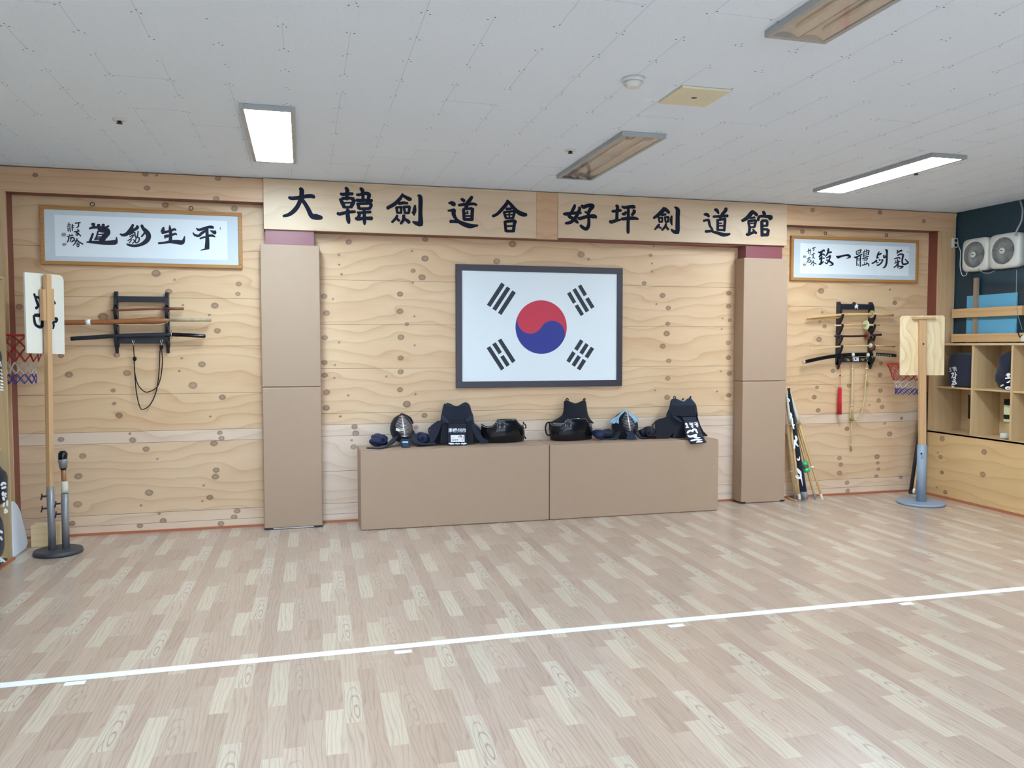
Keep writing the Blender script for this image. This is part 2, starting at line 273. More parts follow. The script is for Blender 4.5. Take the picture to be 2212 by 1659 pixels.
# ---------------------------------------------------------------- mesh helpers
class MB:
    def __init__(s): s.v = []; s.f = []; s.m = []; s.sm = []
    def add(s, vs, fs, m=0, smooth=False):
        o = len(s.v); s.v += [tuple(float(c) for c in v) for v in vs]
        for f in fs: s.f.append(tuple(i+o for i in f)); s.m.append(m); s.sm.append(smooth)
        return s
    def box(s, x0, x1, y0, y1, z0, z1, m=0):
        return s.add([(x, y, z) for x in (x0, x1) for y in (y0, y1) for z in (z0, z1)], [(0, 1, 3, 2), (4, 6, 7, 5), (0, 4, 5, 1), (2, 3, 7, 6), (0, 2, 6, 4), (1, 5, 7, 3)], m)
    def obox(s, c, ax, ay, az, m=0):
        c, ax, ay, az = map(np.array, (c, ax, ay, az))
        return s.add([c+i*ax+j*ay+k*az for i in (-1, 1) for j in (-1, 1) for k in (-1, 1)], [(0, 1, 3, 2), (4, 6, 7, 5), (0, 4, 5, 1), (2, 3, 7, 6), (0, 2, 6, 4), (1, 5, 7, 3)], m)
    def prism(s, pts, d, m=0):
        n = len(pts); pts = [np.array(p, float) for p in pts]; d = np.array(d, float)
        return s.add(pts+[p+d for p in pts], [tuple(range(n))[::-1], tuple(range(n, 2*n))]+[(i, (i+1) % n, (i+1) % n+n, i+n) for i in range(n)], m)
    def tube(s, pts, r, n=10, m=0, flat=None, smooth=True):
        pts = [np.array(p, float) for p in pts]; k = len(pts)
        rs = list(r) if isinstance(r, (list, tuple)) else [r]*k
        if len(rs) != k: rs = list(np.interp(np.linspace(0, 1, k), np.linspace(0, 1, len(rs)), rs))
        t0 = pts[1]-pts[0]; t0 /= np.linalg.norm(t0)
        ref = np.array([0, 0, 1.0]) if abs(t0[2]) < 0.9 else np.array([1.0, 0, 0])
        u = np.cross(t0, ref); u /= np.linalg.norm(u); vs = []
        for i in range(k):
            a = pts[max(i-1, 0)]; b_ = pts[min(i+1, k-1)]; t = b_-a; t /= (np.linalg.norm(t)+1e-12)
            u = u-t*np.dot(u, t); u /= (np.linalg.norm(u)+1e-12); v = np.cross(t, u)
            fu, fv = flat if flat else (1, 1)
            for j in range(n):
                q = 2*math.pi*j/n; vs.append(pts[i]+rs[i]*(fu*math.cos(q)*u+fv*math.sin(q)*v))
        fs = [(i*n+j, i*n+(j+1) % n, (i+1)*n+(j+1) % n, (i+1)*n+j) for i in range(k-1) for j in range(n)]
        s.add(vs, fs, m, smooth); o = len(s.v)-len(vs)
        s.f.append(tuple(o+j for j in range(n))[::-1]); s.f.append(tuple(o+(k-1)*n+j for j in range(n))); s.m += [m, m]; s.sm += [False, False]
        return s
    def lathe(s, prof, c, axis=(0, 0, 1), n=32, m=0, smooth=True):
        a = np.array(axis, float); a /= np.linalg.norm(a); ref = np.array([1.0, 0, 0]) if abs(a[0]) < 0.9 else np.array([0, 1.0, 0])
        u = np.cross(a, ref); u /= np.linalg.norm(u); v = np.cross(a, u); c = np.array(c, float); vs = []
        for r, h in prof:
            for j in range(n):
                q = 2*math.pi*j/n; vs.append(c+a*h+max(r, 1e-4)*(math.cos(q)*u+math.sin(q)*v))
        k = len(prof)
        s.add(vs, [(i*n+j, i*n+(j+1) % n, (i+1)*n+(j+1) % n, (i+1)*n+j) for i in range(k-1) for j in range(n)], m, smooth)
        o = len(s.v)-len(vs); s.f.append(tuple(o+j for j in range(n))[::-1]); s.f.append(tuple(o+(k-1)*n+j for j in range(n))); s.m += [m, m]; s.sm += [False, False]
        return s
    def ell(s, c, r, n=20, k=12, m=0, fn=None):
        vs = []
        for i in range(k+1):
            p = math.pi*i/k
            for j in range(n):
                q = 2*math.pi*j/n; d = np.array([math.sin(p)*math.cos(q), math.sin(p)*math.sin(q), math.cos(p)])
                g = fn(d) if fn else 1.0
                vs.append(np.array(c)+np.array(r)*d*g)
        return s.add(vs, [(i*n+j, i*n+(j+1) % n, (i+1)*n+(j+1) % n, (i+1)*n+j) for i in range(k) for j in range(n)], m, True)
    def grid(s, fn, nu, nv, m=0, smooth=True):
        vs = [fn(i/nu, j/nv) for i in range(nu+1) for j in range(nv+1)]
        return s.add(vs, [(i*(nv+1)+j, (i+1)*(nv+1)+j, (i+1)*(nv+1)+j+1, i*(nv+1)+j+1) for i in range(nu) for j in range(nv)], m, smooth)
ORG = {}
def root(name, loc, label, cat, group=None):
    o = bpy.data.objects.new(name, None); COL.objects.link(o); o.location = loc; o.empty_display_size = 0.1
    o['label'] = label; o['category'] = cat
    if group: o['group'] = group
    ORG[o.name] = tuple(loc)
    return o
def mk(name, mb, mats, parent=None, kind=None, label=None, cat=None, group=None, bevel=0, solid=0, weld=False, recalc=True, sub=0, soff=-1.0):
    if not isinstance(mats, (list, tuple)): mats = [mats]
    v = np.array(mb.v)
    if parent is not None: off = np.array(ORG[parent.name])
    else: lo, hi = v.min(0), v.max(0); off = np.array([(lo[0]+hi[0])/2, (lo[1]+hi[1])/2, lo[2]])
    me = bpy.data.meshes.new(name); me.from_pydata([tuple(p) for p in (v-off)], [], mb.f)
    for mt in mats: me.materials.append(mt)
    me.polygons.foreach_set('material_index', mb.m); me.polygons.foreach_set('use_smooth', mb.sm)
    if weld or recalc:
        bm = bmesh.new(); bm.from_mesh(me)
        if weld: bmesh.ops.remove_doubles(bm, verts=bm.verts, dist=1e-4)
        if recalc: bmesh.ops.recalc_face_normals(bm, faces=bm.faces)
        bm.to_mesh(me); bm.free()
    me.update()
    o = bpy.data.objects.new(name, me); COL.objects.link(o)
    if parent is not None: o.parent = parent; ORG[o.name] = tuple(off)
    else: o.location = off; ORG[o.name] = tuple(off)
    if kind: o['kind'] = kind
    if label: o['label'] = label
    if cat: o['category'] = cat
    if group: o['group'] = group
    if sub: md = o.modifiers.new('s', 'SUBSURF'); md.levels = sub; md.render_levels = sub
    if solid: md = o.modifiers.new('t', 'SOLIDIFY'); md.thickness = solid; md.offset = soff
    if bevel: md = o.modifiers.new('b', 'BEVEL'); md.width = bevel; md.segments = 3; md.limit_method = 'ANGLE'
    return o
def smooth_pts(pts, k=4):
    out = []; P = [np.array(p, float) for p in pts]
    for i in range(len(P)-1):
        p0, p1, p2, p3 = P[max(i-1, 0)], P[i], P[i+1], P[min(i+2, len(P)-1)]
        for j in range(k):
            t = j/k; out.append(0.5*((2*p1)+(-p0+p2)*t+(2*p0-5*p1+4*p2-p3)*t*t+(-p0+3*p1-3*p2+p3)*t**3))
    out.append(P[-1]); return out
def strokes(mb, txt, place, m=0, k=4, fat=1.0):
    """brush strokes 'x,y,w x,y,w; ...' as flat ribbons; place maps a stroke point to a point of the painted surface"""
    for si, st in enumerate(txt.split(';')):
        pts = [tuple(float(c) for c in q.split(',')) for q in st.split()]
        if len(pts) < 2: continue
        sm = smooth_pts(pts, k) if len(pts) > 2 else [np.array(pts[0]), np.array(pts[1])]
        L = []; Rr = []
        for i in range(len(sm)):
            a = sm[max(i-1, 0)]; b_ = sm[min(i+1, len(sm)-1)]; d = (b_-a)[:2]; d = d/(np.linalg.norm(d)+1e-9); nn = np.array([-d[1], d[0]])
            wv = max(sm[i][2], 2)/2*fat
            L.append(place(*(sm[i][:2]+nn*wv))); Rr.append(place(*(sm[i][:2]-nn*wv)))
        # brush head and tail
        d0 = (sm[1]-sm[0])[:2]; d0 /= np.linalg.norm(d0)+1e-9; d1 = (sm[-1]-sm[-2])[:2]; d1 /= np.linalg.norm(d1)+1e-9
        h = place(*(sm[0][:2]-d0*sm[0][2]*0.28)); t = place(*(sm[-1][:2]+d1*sm[-1][2]*0.28))
        n = len(sm); lift = lambda p: p+(CAM-p)/np.linalg.norm(CAM-p)*(.00009*si)   # every stroke lies on the ones before it
        L = [lift(p) for p in L]; Rr = [lift(p) for p in Rr]; h = lift(h); t = lift(t)
        mb.add(L+Rr+[h, t], [(i, i+1, n+i+1, n+i) for i in range(n-1)]+[(2*n, 0, n), (2*n+1, 2*n-1, n-1)], m)
    return mb
def text_mesh(mb, body, org, ux, uy, size, m=0, bold=0.0):
    c = bpy.data.curves.new('lettering', 'FONT'); c.body = body; c.size = 1.0; c.offset = bold; c.align_x = 'CENTER'; c.resolution_u = 3
    o = bpy.data.objects.new('lettering', c); COL.objects.link(o)
    dg = bpy.context.evaluated_depsgraph_get(); me = bpy.data.meshes.new_from_object(o.evaluated_get(dg))
    org, ux, uy = map(np.array, (org, ux, uy))
    mb.add([org+ux*(v.co.x*size)+uy*(v.co.y*size) for v in me.vertices], [tuple(p.vertices) for p in me.polygons], m)
    bpy.data.objects.remove(o); bpy.data.curves.remove(c); bpy.data.meshes.remove(me)
    return mb

# ================================================================ SETTING
XL, XR, YB = -2.46, 6.79, -10.6                                  # left wall, right wall, wall behind the camera
# ---- floor: printed planks 81 mm wide
def build_floor():
    W, L = 0.0813, 0.965
    tones = {0: (200, 185, 167), 1: (184, 162, 146), 2: (188, 167, 151), 3: (181, 158, 143), 4: (200, 186, 170), 5: (191, 171, 155)}
    unit = [((0.50, 0), (0.465, 2)), ((0.42, 5), (0.545, 1)), ((0.33, 3), (0.635, 2)), ((0.39, 0), (0.575, 1)), ((0.42, 4), (0.545, 5)), ((0.50, 1), (0.465, 3))]
    off = [-2.765, -2.62, -2.95, -2.295, -3.008, -2.45]
    rs = random.Random(3); vs = []; fs = []; ton = []; guv = []; kuv = []
    a = 0.012
    y0, y1 = YB, 0.02
    for c in range(int((XL+0.16)/W)-2, int((XR+0.16)/W)+3):
        xa = -0.155+c*W; g = c//6; k = c % 6
        y = off[k]+g*0.4825; y -= math.ceil((y-(y0-1.5))/L)*L
        x0, x1 = max(xa, XL-0.1), min(xa+W, XR+0.1)
        if x1 <= x0: continue
        i = 0
        while y < y1:
            ln, tn = unit[k][i % 2]; ya, yb = max(y, y0), min(y+ln, y1)
            if yb > ya:
                o = len(vs)
                for (x, yy) in ((x0, ya), (x1, ya), (x1, yb), (x0, yb)):
                    vs.append((x+a*(yy+2.7), yy, 0)); guv.append((x-xa, yy-y+k*3.1+(i % 2)*7.7, 0)); kuv.append((x-xa-.050, yy-y-.10, (1.0 if tn == 4 else (.55 if tn == 5 and c % 2 else 0.0))))
                sh = rs.uniform(-4, 4); ton += [lin(tuple(q+sh for q in tones[tn]))]*4; fs.append((o, o+1, o+2, o+3))
            y += ln; i += 1
    me = bpy.data.meshes.new('floor'); me.from_pydata(vs, [], fs); me.materials.append(M_FLOOR)
    t = me.attributes.new('tone', 'FLOAT_COLOR', 'POINT'); t.data.foreach_set('color', np.array(ton).ravel())
    g = me.attributes.new('guv', 'FLOAT_VECTOR', 'POINT'); g.data.foreach_set('vector', np.array(guv).ravel())
    g = me.attributes.new('kuv', 'FLOAT_VECTOR', 'POINT'); g.data.foreach_set('vector', np.array(kuv).ravel())
    o = bpy.data.objects.new('floor', me); COL.objects.link(o); o['kind'] = 'structure'
build_floor()
# ---- ceiling with 300 mm module, staggered joints and screw dimples
def build_ceiling():
    b = MB(); b.add([(XL-.1, YB, H), (XL-.1, 0.05, H), (XR+.1, 0.05, H), (XR+.1, YB, H)], [(0, 1, 2, 3)], 0)
    rs = random.Random(11); px_, py_ = 0.2975, 0.302
    for i in range(-9, 23):
        x = 0.228+px_*i
        if not (XL < x < XR): continue
        for sgm in range(36):
            y = -0.25-py_*sgm
            if y < YB+0.3: break
            if rs.random() < 0.6: b.box(x-.0008, x+.0008, y-py_, y, H-.0006, H, 1)
            for dx, dy in ((-.02, .012), (.018, .016), (.004, -.016)):
                if rs.random() < 0.85:
                    q = 0.0046; cx_, cy_ = x+dx+rs.uniform(-.005, .005), y+dy+rs.uniform(-.005, .005)
                    b.add([(cx_+q*math.cos(t*math.pi/3), cy_+q*math.sin(t*math.pi/3), H-.0008) for t in range(6)], [tuple(range(6))], 2)
            if (i+sgm) % 2 == 0 and rs.random() < 0.16: b.box(x, x+px_, y-.0008, y+.0008, H-.0006, H, 1)
    mk('ceiling', b, [M_CEIL, M_JOINT, M_SCREW], kind='structure', recalc=False)
build_ceiling()
# ---- knots seen on the boards
KN = []
def kn(ox, oy, s, txt, Y=0.0, r=0.024):
    for q in txt.split():
        v = q.split(','); rr = r if len(v) < 3 else float(v[2])*r
        p = onY(ox+float(v[0])/s, oy+float(v[1])/s, Y); KN.append((p[0], p[2], rr))
kn(700, 530, 3.687, '805,105,1.2 780,255,1.2 605,388 605,525,1.1 612,732,1.1 610,897 610,1007 605,1150 660,1265,1.3 800,1355 708,205,.6 660,628,.7 118,77,.5 121,153,.4 140,230,.5 70,428,.3 120,774,.3 87,953,.3 82,1055,.3 193,1195,.3 728,1185,.3 720,565,.3 722,797,.3 708,297,.4 497,1045,.4 700,45,.3 130,1363,.5 0,405 18,540,1.1 5,735 3,933 5,1035 20,1170,1.1 18,1295,1.1 243,1445 252,1497,1.1 220,1553,.5 235,1605 733,1450,.8')
kn(1340, 520, 4.367, '398,517,1.1 453,635 447,783,.9 437,875,1.2 400,995,1.1 457,1133 447,1298 441,1478,1.1 225,402,.9 1022,495 1020,618 1032,750,.8 1018,963 1020,1103 1028,1252 1023,1458 285,138,.7 298,215,.4 300,293,.4 315,52,.4 965,732,.3 956,833,.4 949,1233,.3 912,1422,.3 328,1411,.3 340,597,.3')
kn(560, 370, 3.814, '737,583 1367,560 1268,820,.8 1957,742,1.2 2087,600,1.3')
kn(1140, 370, 3.814, '440,685,1.3 500,725,.5')
kn(0, 340, 3.95, '1332,990,1.3 1833,1265,1.1 1855,1480 880,1360,1.4 165,1275 2030,1165,.8 2037,1080,.9 1440,1145 1490,1045,.5 1560,1260,.4 1787,1345,.5 1410,407 2000,437')
kn(0, 740, 3.191, '420,92,.8 805,87,.9 1392,150,1.1 1330,295,1.3 475,222,1.1 875,210,1.1 780,330,.7 787,420,.6 820,502,1 1533,377 1450,510,.4 1235,197,.4 1253,108,.4 895,628,.5 915,672,1 420,668,.9 1515,622,.8 1527,660,.9 570,782 1007,735 1475,695,1.1 540,922,1.1 1028,1035,1.2 1490,880 1485,925,1.1 1405,985,.4 1447,1067 535,1115,1.2 972,1122,.4 1395,1093,.4 1085,802,.4 497,1247,.9 965,1262,.9 1125,1228 1097,1180,.5 1635,1160 1613,1203 1523,1248')
kn(1560, 400, 3.393, '725,775,1.3 1265,862 710,1130,1.2 733,932,.6 715,1000,.6 750,1035,.9 1230,765,.5 588,340')
kn(1560, 720, 3.393, '710,47,1.1 812,275 1165,220,.9 1157,305 1160,420 1147,492 1173,540 675,468 695,397,.8 703,565 930,383 915,700 1227,738,1.2 860,915 870,962 860,1025,1.2 1135,905,1.2 1140,950,.8 1145,995,.8 915,1095 920,1155 1310,1055,.8 1130,1050 1192,660,.6 1315,622,.7 1080,525,.5')
def panel(name, strips, knots, Y, mats, gap=0.0022, res=(0.0095, 0.0085), axis='Y', backing=True):
    """boards as fine sheets with their knots; strips = (a0, a1, z0, z1, tone)"""
    K = np.array(knots) if len(knots) else np.zeros((0, 3)); V = []; Fc = []; kw = []; km = []; tn = []; base = 0
    for (a0, a1, z0, z1, tone) in strips:
        na = max(2, int((a1-a0)/res[0])); nz = max(2, int((z1-z0)/res[1]))
        A, Z = np.meshgrid(np.linspace(a0+gap/2, a1-gap/2, na+1), np.linspace(z0+gap/2, z1-gap/2, nz+1), indexing='ij')
        warp = np.zeros_like(A); mask = np.zeros_like(A)
        for (kx, kz, kr) in K:
            if kx < a0-.3 or kx > a1+.3 or kz < z0-.2 or kz > z1+.2: continue
            dx, dz = A-kx, Z-kz; sx = max(kr, .012)*4.5; sz = max(kr, .012)*2.6
            warp -= dz*0.92*np.exp(-(dx/sx)**2-(dz/sz)**2)
            if z0-.01 < kz < z1+.01: mask = np.maximum(mask, (1-np.sqrt((dx/(max(kr, .0105)*1.40))**2+(dz/(max(kr, .0105)*1.15))**2))*(1.0 if kr > .013 else .62))
        pts = np.stack([A, np.full_like(A, Y), Z], -1) if axis == 'Y' else np.stack([np.full_like(A, Y), A, Z], -1)
        V.append(pts.reshape(-1, 3)); kw.append(warp.ravel()); km.append(np.clip(mask, 0, 1).ravel()); tn.append(np.full(A.size, tone))
        idx = base+np.arange((na+1)*(nz+1)).reshape(na+1, nz+1)
        q = np.stack([idx[:-1, :-1], idx[1:, :-1], idx[1:, 1:], idx[:-1, 1:]], -1).reshape(-1, 4)
        if axis == 'X': q = q[:, ::-1]
        Fc.append(q); base += (na+1)*(nz+1)
    V = np.concatenate(V); Fc = np.concatenate(Fc); kw = np.concatenate(kw); km = np.concatenate(km); tn = np.concatenate(tn); nf = len(Fc)
    if backing:
        a0 = min(s_[0] for s_ in strips); a1 = max(s_[1] for s_ in strips); z0 = min(s_[2] for s_ in strips); z1 = max(s_[3] for s_ in strips)
        bb = MB(); bb.box(a0, a1, Y+.004, Y+.02, z0-.003, z1) if axis == 'Y' else bb.box(Y+.004, Y+.02, a0, a1, z0, z1)
        o = len(V); V = np.concatenate([V, np.array(bb.v)]); Fc = np.concatenate([Fc, np.array(bb.f)+o]); kw = np.concatenate([kw, np.zeros(8)]); km = np.concatenate([km, np.zeros(8)]); tn = np.concatenate([tn, np.zeros(8)])
    me = bpy.data.meshes.new(name); me.vertices.add(len(V)); me.vertices.foreach_set('co', V.astype(np.float32).ravel())
    me.loops.add(len(Fc)*4); me.polygons.add(len(Fc)); me.loops.foreach_set('vertex_index', Fc.astype(np.int32).ravel())
    me.polygons.foreach_set('loop_start', np.arange(0, len(Fc)*4, 4, dtype=np.int32))
    for mt in mats: me.materials.append(mt)
    mi = np.zeros(len(Fc), np.int32); mi[nf:] = 1; me.polygons.foreach_set('material_index', mi)
    me.update(calc_edges=True); me.validate()
    for nm, arr in (('kwarp', kw), ('kmask', km), ('tone', tn)):
        at = me.attributes.new(nm, 'FLOAT', 'POINT'); at.data.foreach_set('value', arr.astype(np.float32))
    o = bpy.data.objects.new(name, me); COL.objects.link(o)
    return o
ZS_L = [0.004, .075, .165, .766, .864, 1.178, 1.583, 1.99, 2.40, H]; T_L = [.55, .45, .15, .65, 0, 0, 0, 0, 0]
ZS_C = [0.004, .072, .168, .46, .777, .878, .979, 1.38, 1.776, 2.17, H]; T_C = [.95, .9, .75, .85, .8, .15, .08, .05, .08, .05]
st = []
for x0, x1 in ((XL, -0.10), (4.47, XR)):
    for i in range(len(T_L)): st.append((x0, x1, ZS_L[i], ZS_L[i+1], T_L[i]))
for i in range(len(T_C)): st.append((-0.10, 4.47, ZS_C[i], ZS_C[i+1], T_C[i]))
panel('wall_back', st, KN, 0.0, [M_PLY, M_DARK])['kind'] = 'structure'
WX0, WX1, WZ0, WZ1 = -1.9, 6.2, 0.95, 2.62                       # unseen window band added behind the viewer to brighten ceiling and back wall
mk('wall_behind', MB().box(XL-.1, XR+.1, YB-.1, YB, 0, WZ0).box(XL-.1, XR+.1, YB-.1, YB, WZ1, H).box(XL-.1, WX0, YB-.1, YB, WZ0, WZ1).box(WX1, XR+.1, YB-.1, YB, WZ0, WZ1), M_PLASTER, kind='structure')
b_ = MB()
for k in range(7): xq = WX0+(WX1-WX0)*k/6; b_.box(xq-.03, xq+.03, YB-.07, YB-.02, WZ0, WZ1)
for zq in (WZ0, WZ1): b_.box(WX0, WX1, YB-.07, YB-.02, zq-.03, zq+.03)
mk('added_window', b_, M_CEILPAINT, kind='structure')  # frames of the added windows, out of view
mk('wall_left', MB().box(XL-.1, XL, YB, 0.02, 0, H), M_PLASTER, kind='structure')
mk('wall_right', MB().box(XR, XR+.1, YB, 0.02, 0, H), M_NIGHT, kind='structure')
# ---- beam casing in front of the wall: timber face, maroon soffit
HK = []
for q in ((300, 150, .8), (1240, 140, 1), (1255, 262, 1), (1860, 178, 1), (1845, 352, 1), (1337, 152, .4)):
    p = onY(q[0]/3.95, 340+q[1]/3.95, -.15); HK.append((p[0], p[2], .022*q[2]))
for q in ((663, 183, 1), (1157, 200, 1.1), (1478, 263, 1)):
    p = onY(1560+q[0]/3.393, 400+q[1]/3.393, -.15); HK.append((p[0], p[2], .022*q[2]))
def casing(n, x0, x1, z0, z1, knots=True):
    o = panel('trim_%d' % n, [(x0, x1, z0, z1, 0.12)], HK if knots else [], -.15, [M_PINE, M_MAROON], gap=0)
    o['kind'] = 'structure'
    return o
casing(1, XL, -.306, 2.80, H-.008); casing(2, 4.70, XR-.012, 2.80, H-.008)
mk('trim_3', MB().box(XL, -.306, -.1295, -.001, 2.80, H), M_MAROON, kind='structure')
mk('trim_4', MB().box(4.70, XR, -.1295, -.001, 2.80, H), M_MAROON, kind='structure')
mk('trim_5', MB().box(-.306, 4.70, -.15, -.001, 2.572, H), M_MAROON, kind='structure')        # beam behind the sign boards
def upright(n, x0, x1, xf, side):
    b = MB(); b.box(x0, x1, -.15, -.128, 0, 2.80, 0)
    if side > 0: b.box(x1-.02, x1+.0005, -.1278, -.001, 0, 2.80, 1)
    else: b.box(x0-.0005, x0+.02, -.1278, -.001, 0, 2.80, 1)
    mk('trim_%d' % n, b, [M_PINEZ, M_MAROON], kind='structure')
upright(6, XL, -2.252, 0, 1); upright(7, 6.568, XR-.012, 0, -1)
mk('trim_8', MB().box(-.294, .107, -.15, -.001, 0, 2.572), M_PILLAR, kind='structure')
mk('trim_9', MB().box(4.272, 4.681, -.15, -.001, 0, 2.572), M_PILLAR, kind='structure')
mk('baseboard_back', MB().box(-2.25, -.30, -.022, -.001, 0, .018).box(.11, 4.27, -.022, -.001, 0, .018).box(4.69, 6.43, -.022, -.001, 0, .018), M_ORANGE, kind='structure')

# ================================================================ SIGN BOARDS
SY = -.181
def board(x0, x1, z0, z1, mat, label, chars=None, thick=.03, name='wooden_sign', zt=None):
    c = ((x0+x1)/2, -.151, z0); r = root(name, c, label, 'sign' if chars else 'board')
    mk('board', MB().box(x0, x1, -.151-thick, -.1512, z0, z1), mat, r, bevel=.0015)
    for zf, txt in chars or []:
        b = MB(); strokes(b, txt, lambda x, y: onY(*zf(x, y), -.151-thick-.0012), fat=1.16); mk('brush_character', b, M_INK, r, recalc=False)
    return r
ZA, ZB, ZC, ZD = zm(600, 390, 10.055), zm(820, 400, 6.703), zm(1200, 420, 9.2167), zm(1390, 430, 7.373)
DAE = '240,360,50 300,385,70 480,370,75 620,340,75 750,340,75 795,375,55; 475,170,55 520,215,90 512,330,85 480,450,82 430,560,85 350,660,85 240,740,72 115,772,45; 515,400,75 590,500,75 660,620,82 735,765,95 830,790,112 930,805,85 965,805,60'
HAN = '1470,150,50 1510,210,80 1505,300,75 1500,420,60; 1362,272,40 1400,300,65 1520,290,65 1635,290,60; 1350,395,50 1400,480,75 1450,590,70; 1390,392,60 1500,382,60 1590,385,60 1650,410,75; 1660,410,75 1630,500,78 1580,590,70; 1440,482,34 1590,482,34; 1450,583,52 1620,575,52; 1295,702,55 1345,728,65 1500,690,65 1685,676,52; 1520,620,65 1520,750,80 1535,870,80 1550,935,40;' \
      '1790,165,50 1835,210,75 1850,290,65 1850,430,60; 1705,302,40 1765,310,55 1880,280,60 1950,287,75 1985,320,75 1960,410,60; 1705,422,60 1780,432,65 1900,427,60 2055,437,60; 1712,507,50 1860,500,55 1990,492,60; 2000,490,70 2030,545,62 1980,620,62; 1740,510,60 1770,612,70; 1770,612,55 1980,612,60; 1722,690,40 1790,700,55 1900,690,55 2025,682,52; 1775,705,70 1760,780,60 1722,828,50; 1692,810,60 1740,832,72 1880,820,65 2052,822,75; 1872,650,60 1880,760,65 1885,900,65 1885,965,28'
GUM1 = '335,122,22 300,190,45 220,270,50 108,335,45; 335,148,35 390,180,45 440,207,52 453,220,32; 272,268,38 340,257,42 408,262,32; 232,325,32 325,317,32; 243,325,36 258,405,34; 313,318,34 310,405,30; 248,400,30 325,400,30; 340,316,34 440,312,36; 352,322,34 368,405,34; 435,312,38 422,405,36; 360,402,34 425,403,34; 256,435,35 235,480,36 178,538,32; 247,480,30 268,500,34 288,520,32; 350,430,40 345,500,42 305,560,35; 362,490,35 410,520,45 432,548,40; 513,288,22 505,370,50 499,440,16; 474,388,32 500,410,40; 550,152,22 590,180,55 590,400,52 595,560,62 592,590,25; 480,527,24 530,552,50 590,562,68'
DO1 = '995,260,18 1040,258,50 1072,278,60 1083,305,22; 988,370,22 1040,365,36 1082,362,42 1070,410,55 1100,480,40 1150,530,45 1240,572,60 1320,592,58 1425,582,22; 1018,526,42 1090,526,40 1160,536,35; 1182,197,36 1230,232,45; 1340,162,36 1310,210,50 1252,273,40; 1142,290,36 1260,276,42 1360,271,36 1408,288,30; 1272,295,42 1240,330,40; 1207,348,30 1340,335,34; 1215,345,40 1225,500,40; 1345,335,45 1335,510,45; 1235,407,24 1285,407,22; 1270,372,20 1272,410,18; 1235,446,24 1330,446,24; 1215,495,36 1340,498,40'
HOE = '1850,212,22 1845,260,46 1780,340,46 1700,420,40 1635,450,36; 1855,222,24 1900,280,42 1980,370,50 2060,418,60 2130,430,42; 1832,345,38 1910,340,34; 1795,390,28 1970,376,32; 1802,390,36 1830,480,32; 1960,378,36 1930,480,32; 1825,480,28 1945,475,30; 1878,390,22 1878,475,20; 1815,431,20 1950,425,20; 1815,520,38 1830,670,38; 1812,530,35 1950,517,38 1972,548,32; 1955,530,42 1937,672,42; 1835,595,26 1945,590,26; 1830,665,35 1948,665,35'
HO = '385,202,38 370,260,60 320,350,50 270,430,60 330,470,60 400,520,65 450,572,35; 465,252,38 480,290,55 440,390,60 380,480,60 300,555,60 195,575,42; 155,376,28 200,390,60 330,375,55 480,365,60 497,388,34; 515,217,44 560,250,70 650,220,65 720,222,75 738,245,70 690,300,65 650,380,60; 582,345,32 632,365,42; 650,380,52 660,450,55 665,560,55 650,640,65 610,690,58 540,655,60 492,612,42; 455,460,52 490,480,60 640,437,60 780,440,75 810,478,24'
PYEONG = '1202,217,42 1235,250,60 1225,350,55 1220,500,55; 1133,320,48 1160,335,52 1308,316,50; 1083,522,44 1110,550,62 1200,522,55 1298,502,36; 1322,237,38 1370,260,55 1480,247,60 1555,250,70 1578,275,34; 1322,380,34 1370,390,60 1407,345,42; 1542,312,38 1570,340,60 1520,418,50; 1312,490,52 1450,476,65 1580,476,60 1650,494,34; 1450,270,50 1450,450,55 1445,600,55 1445,740,55 1445,778,32'
GUM2 = '320,132,28 310,180,60 240,250,55 158,305,32; 332,142,40 380,190,50 413,223,32; 288,258,36 360,242,35; 232,300,28 305,296,28; 242,300,30 257,368,26; 300,296,28 300,365,26; 247,365,26 305,362,26; 330,292,28 405,287,30; 342,290,28 352,365,28; 400,287,32 390,365,30; 347,362,28 395,362,28; 252,400,28 230,432,40 178,488,22; 237,437,25 280,465,30; 360,387,28 345,440,36 292,498,28; 362,440,28 398,488,35; 450,267,25 440,350,42 455,418,16; 432,370,26 445,385,30; 492,127,18 545,170,60 545,300,58 545,480,60 555,550,24; 440,482,22 490,520,52 550,522,60'
DO2 = '963,245,28 1010,247,50 1048,282,32; 953,350,32 1030,332,35 1045,370,38 1060,430,35 1103,488,26; 984,516,40 1050,512,40 1110,498,30; 1092,520,30 1180,540,45 1280,570,54 1380,556,28; 1132,167,34 1170,182,50 1198,236,24; 1310,142,42 1308,180,50 1242,258,45; 1108,280,36 1200,276,40 1347,267,42; 1230,270,40 1220,310,40; 1165,337,30 1310,316,38; 1182,336,38 1182,495,38; 1300,322,40 1285,510,38; 1197,385,22 1250,385,20; 1195,425,24 1280,425,24; 1167,490,32 1290,495,32'
GWAN = '1730,182,28 1720,220,60 1650,300,55 1568,350,42; 1732,192,38 1790,240,50 1813,268,32; 1692,304,30 1778,291,30; 1667,370,32 1690,450,40 1682,540,40; 1662,355,40 1788,337,40; 1790,340,40 1770,440,36; 1700,388,20 1770,384,20; 1692,450,28 1778,445,28; 1643,552,42 1668,568,40 1758,527,40 1798,545,36; 1742,482,26 1800,548,30; 1902,197,38 1925,235,50 1920,270,40; 1822,345,40 1850,278,42 1950,276,45 2030,290,60 2002,325,42; 1885,350,45 1890,590,45; 1882,346,40 1970,345,40; 1970,345,40 1970,430,35; 1902,425,34 1975,425,32; 1902,480,34 1985,485,38; 1990,487,45 1975,578,45; 1882,570,45 1985,570,45'
board(-.304, 2.094, 2.572, 2.997, M_BIRCH, 'long birch sign board over the left pillar with five black brush characters', [(ZA, DAE), (ZA, HAN), (ZB, GUM1), (ZB, DO1), (ZB, HOE)])
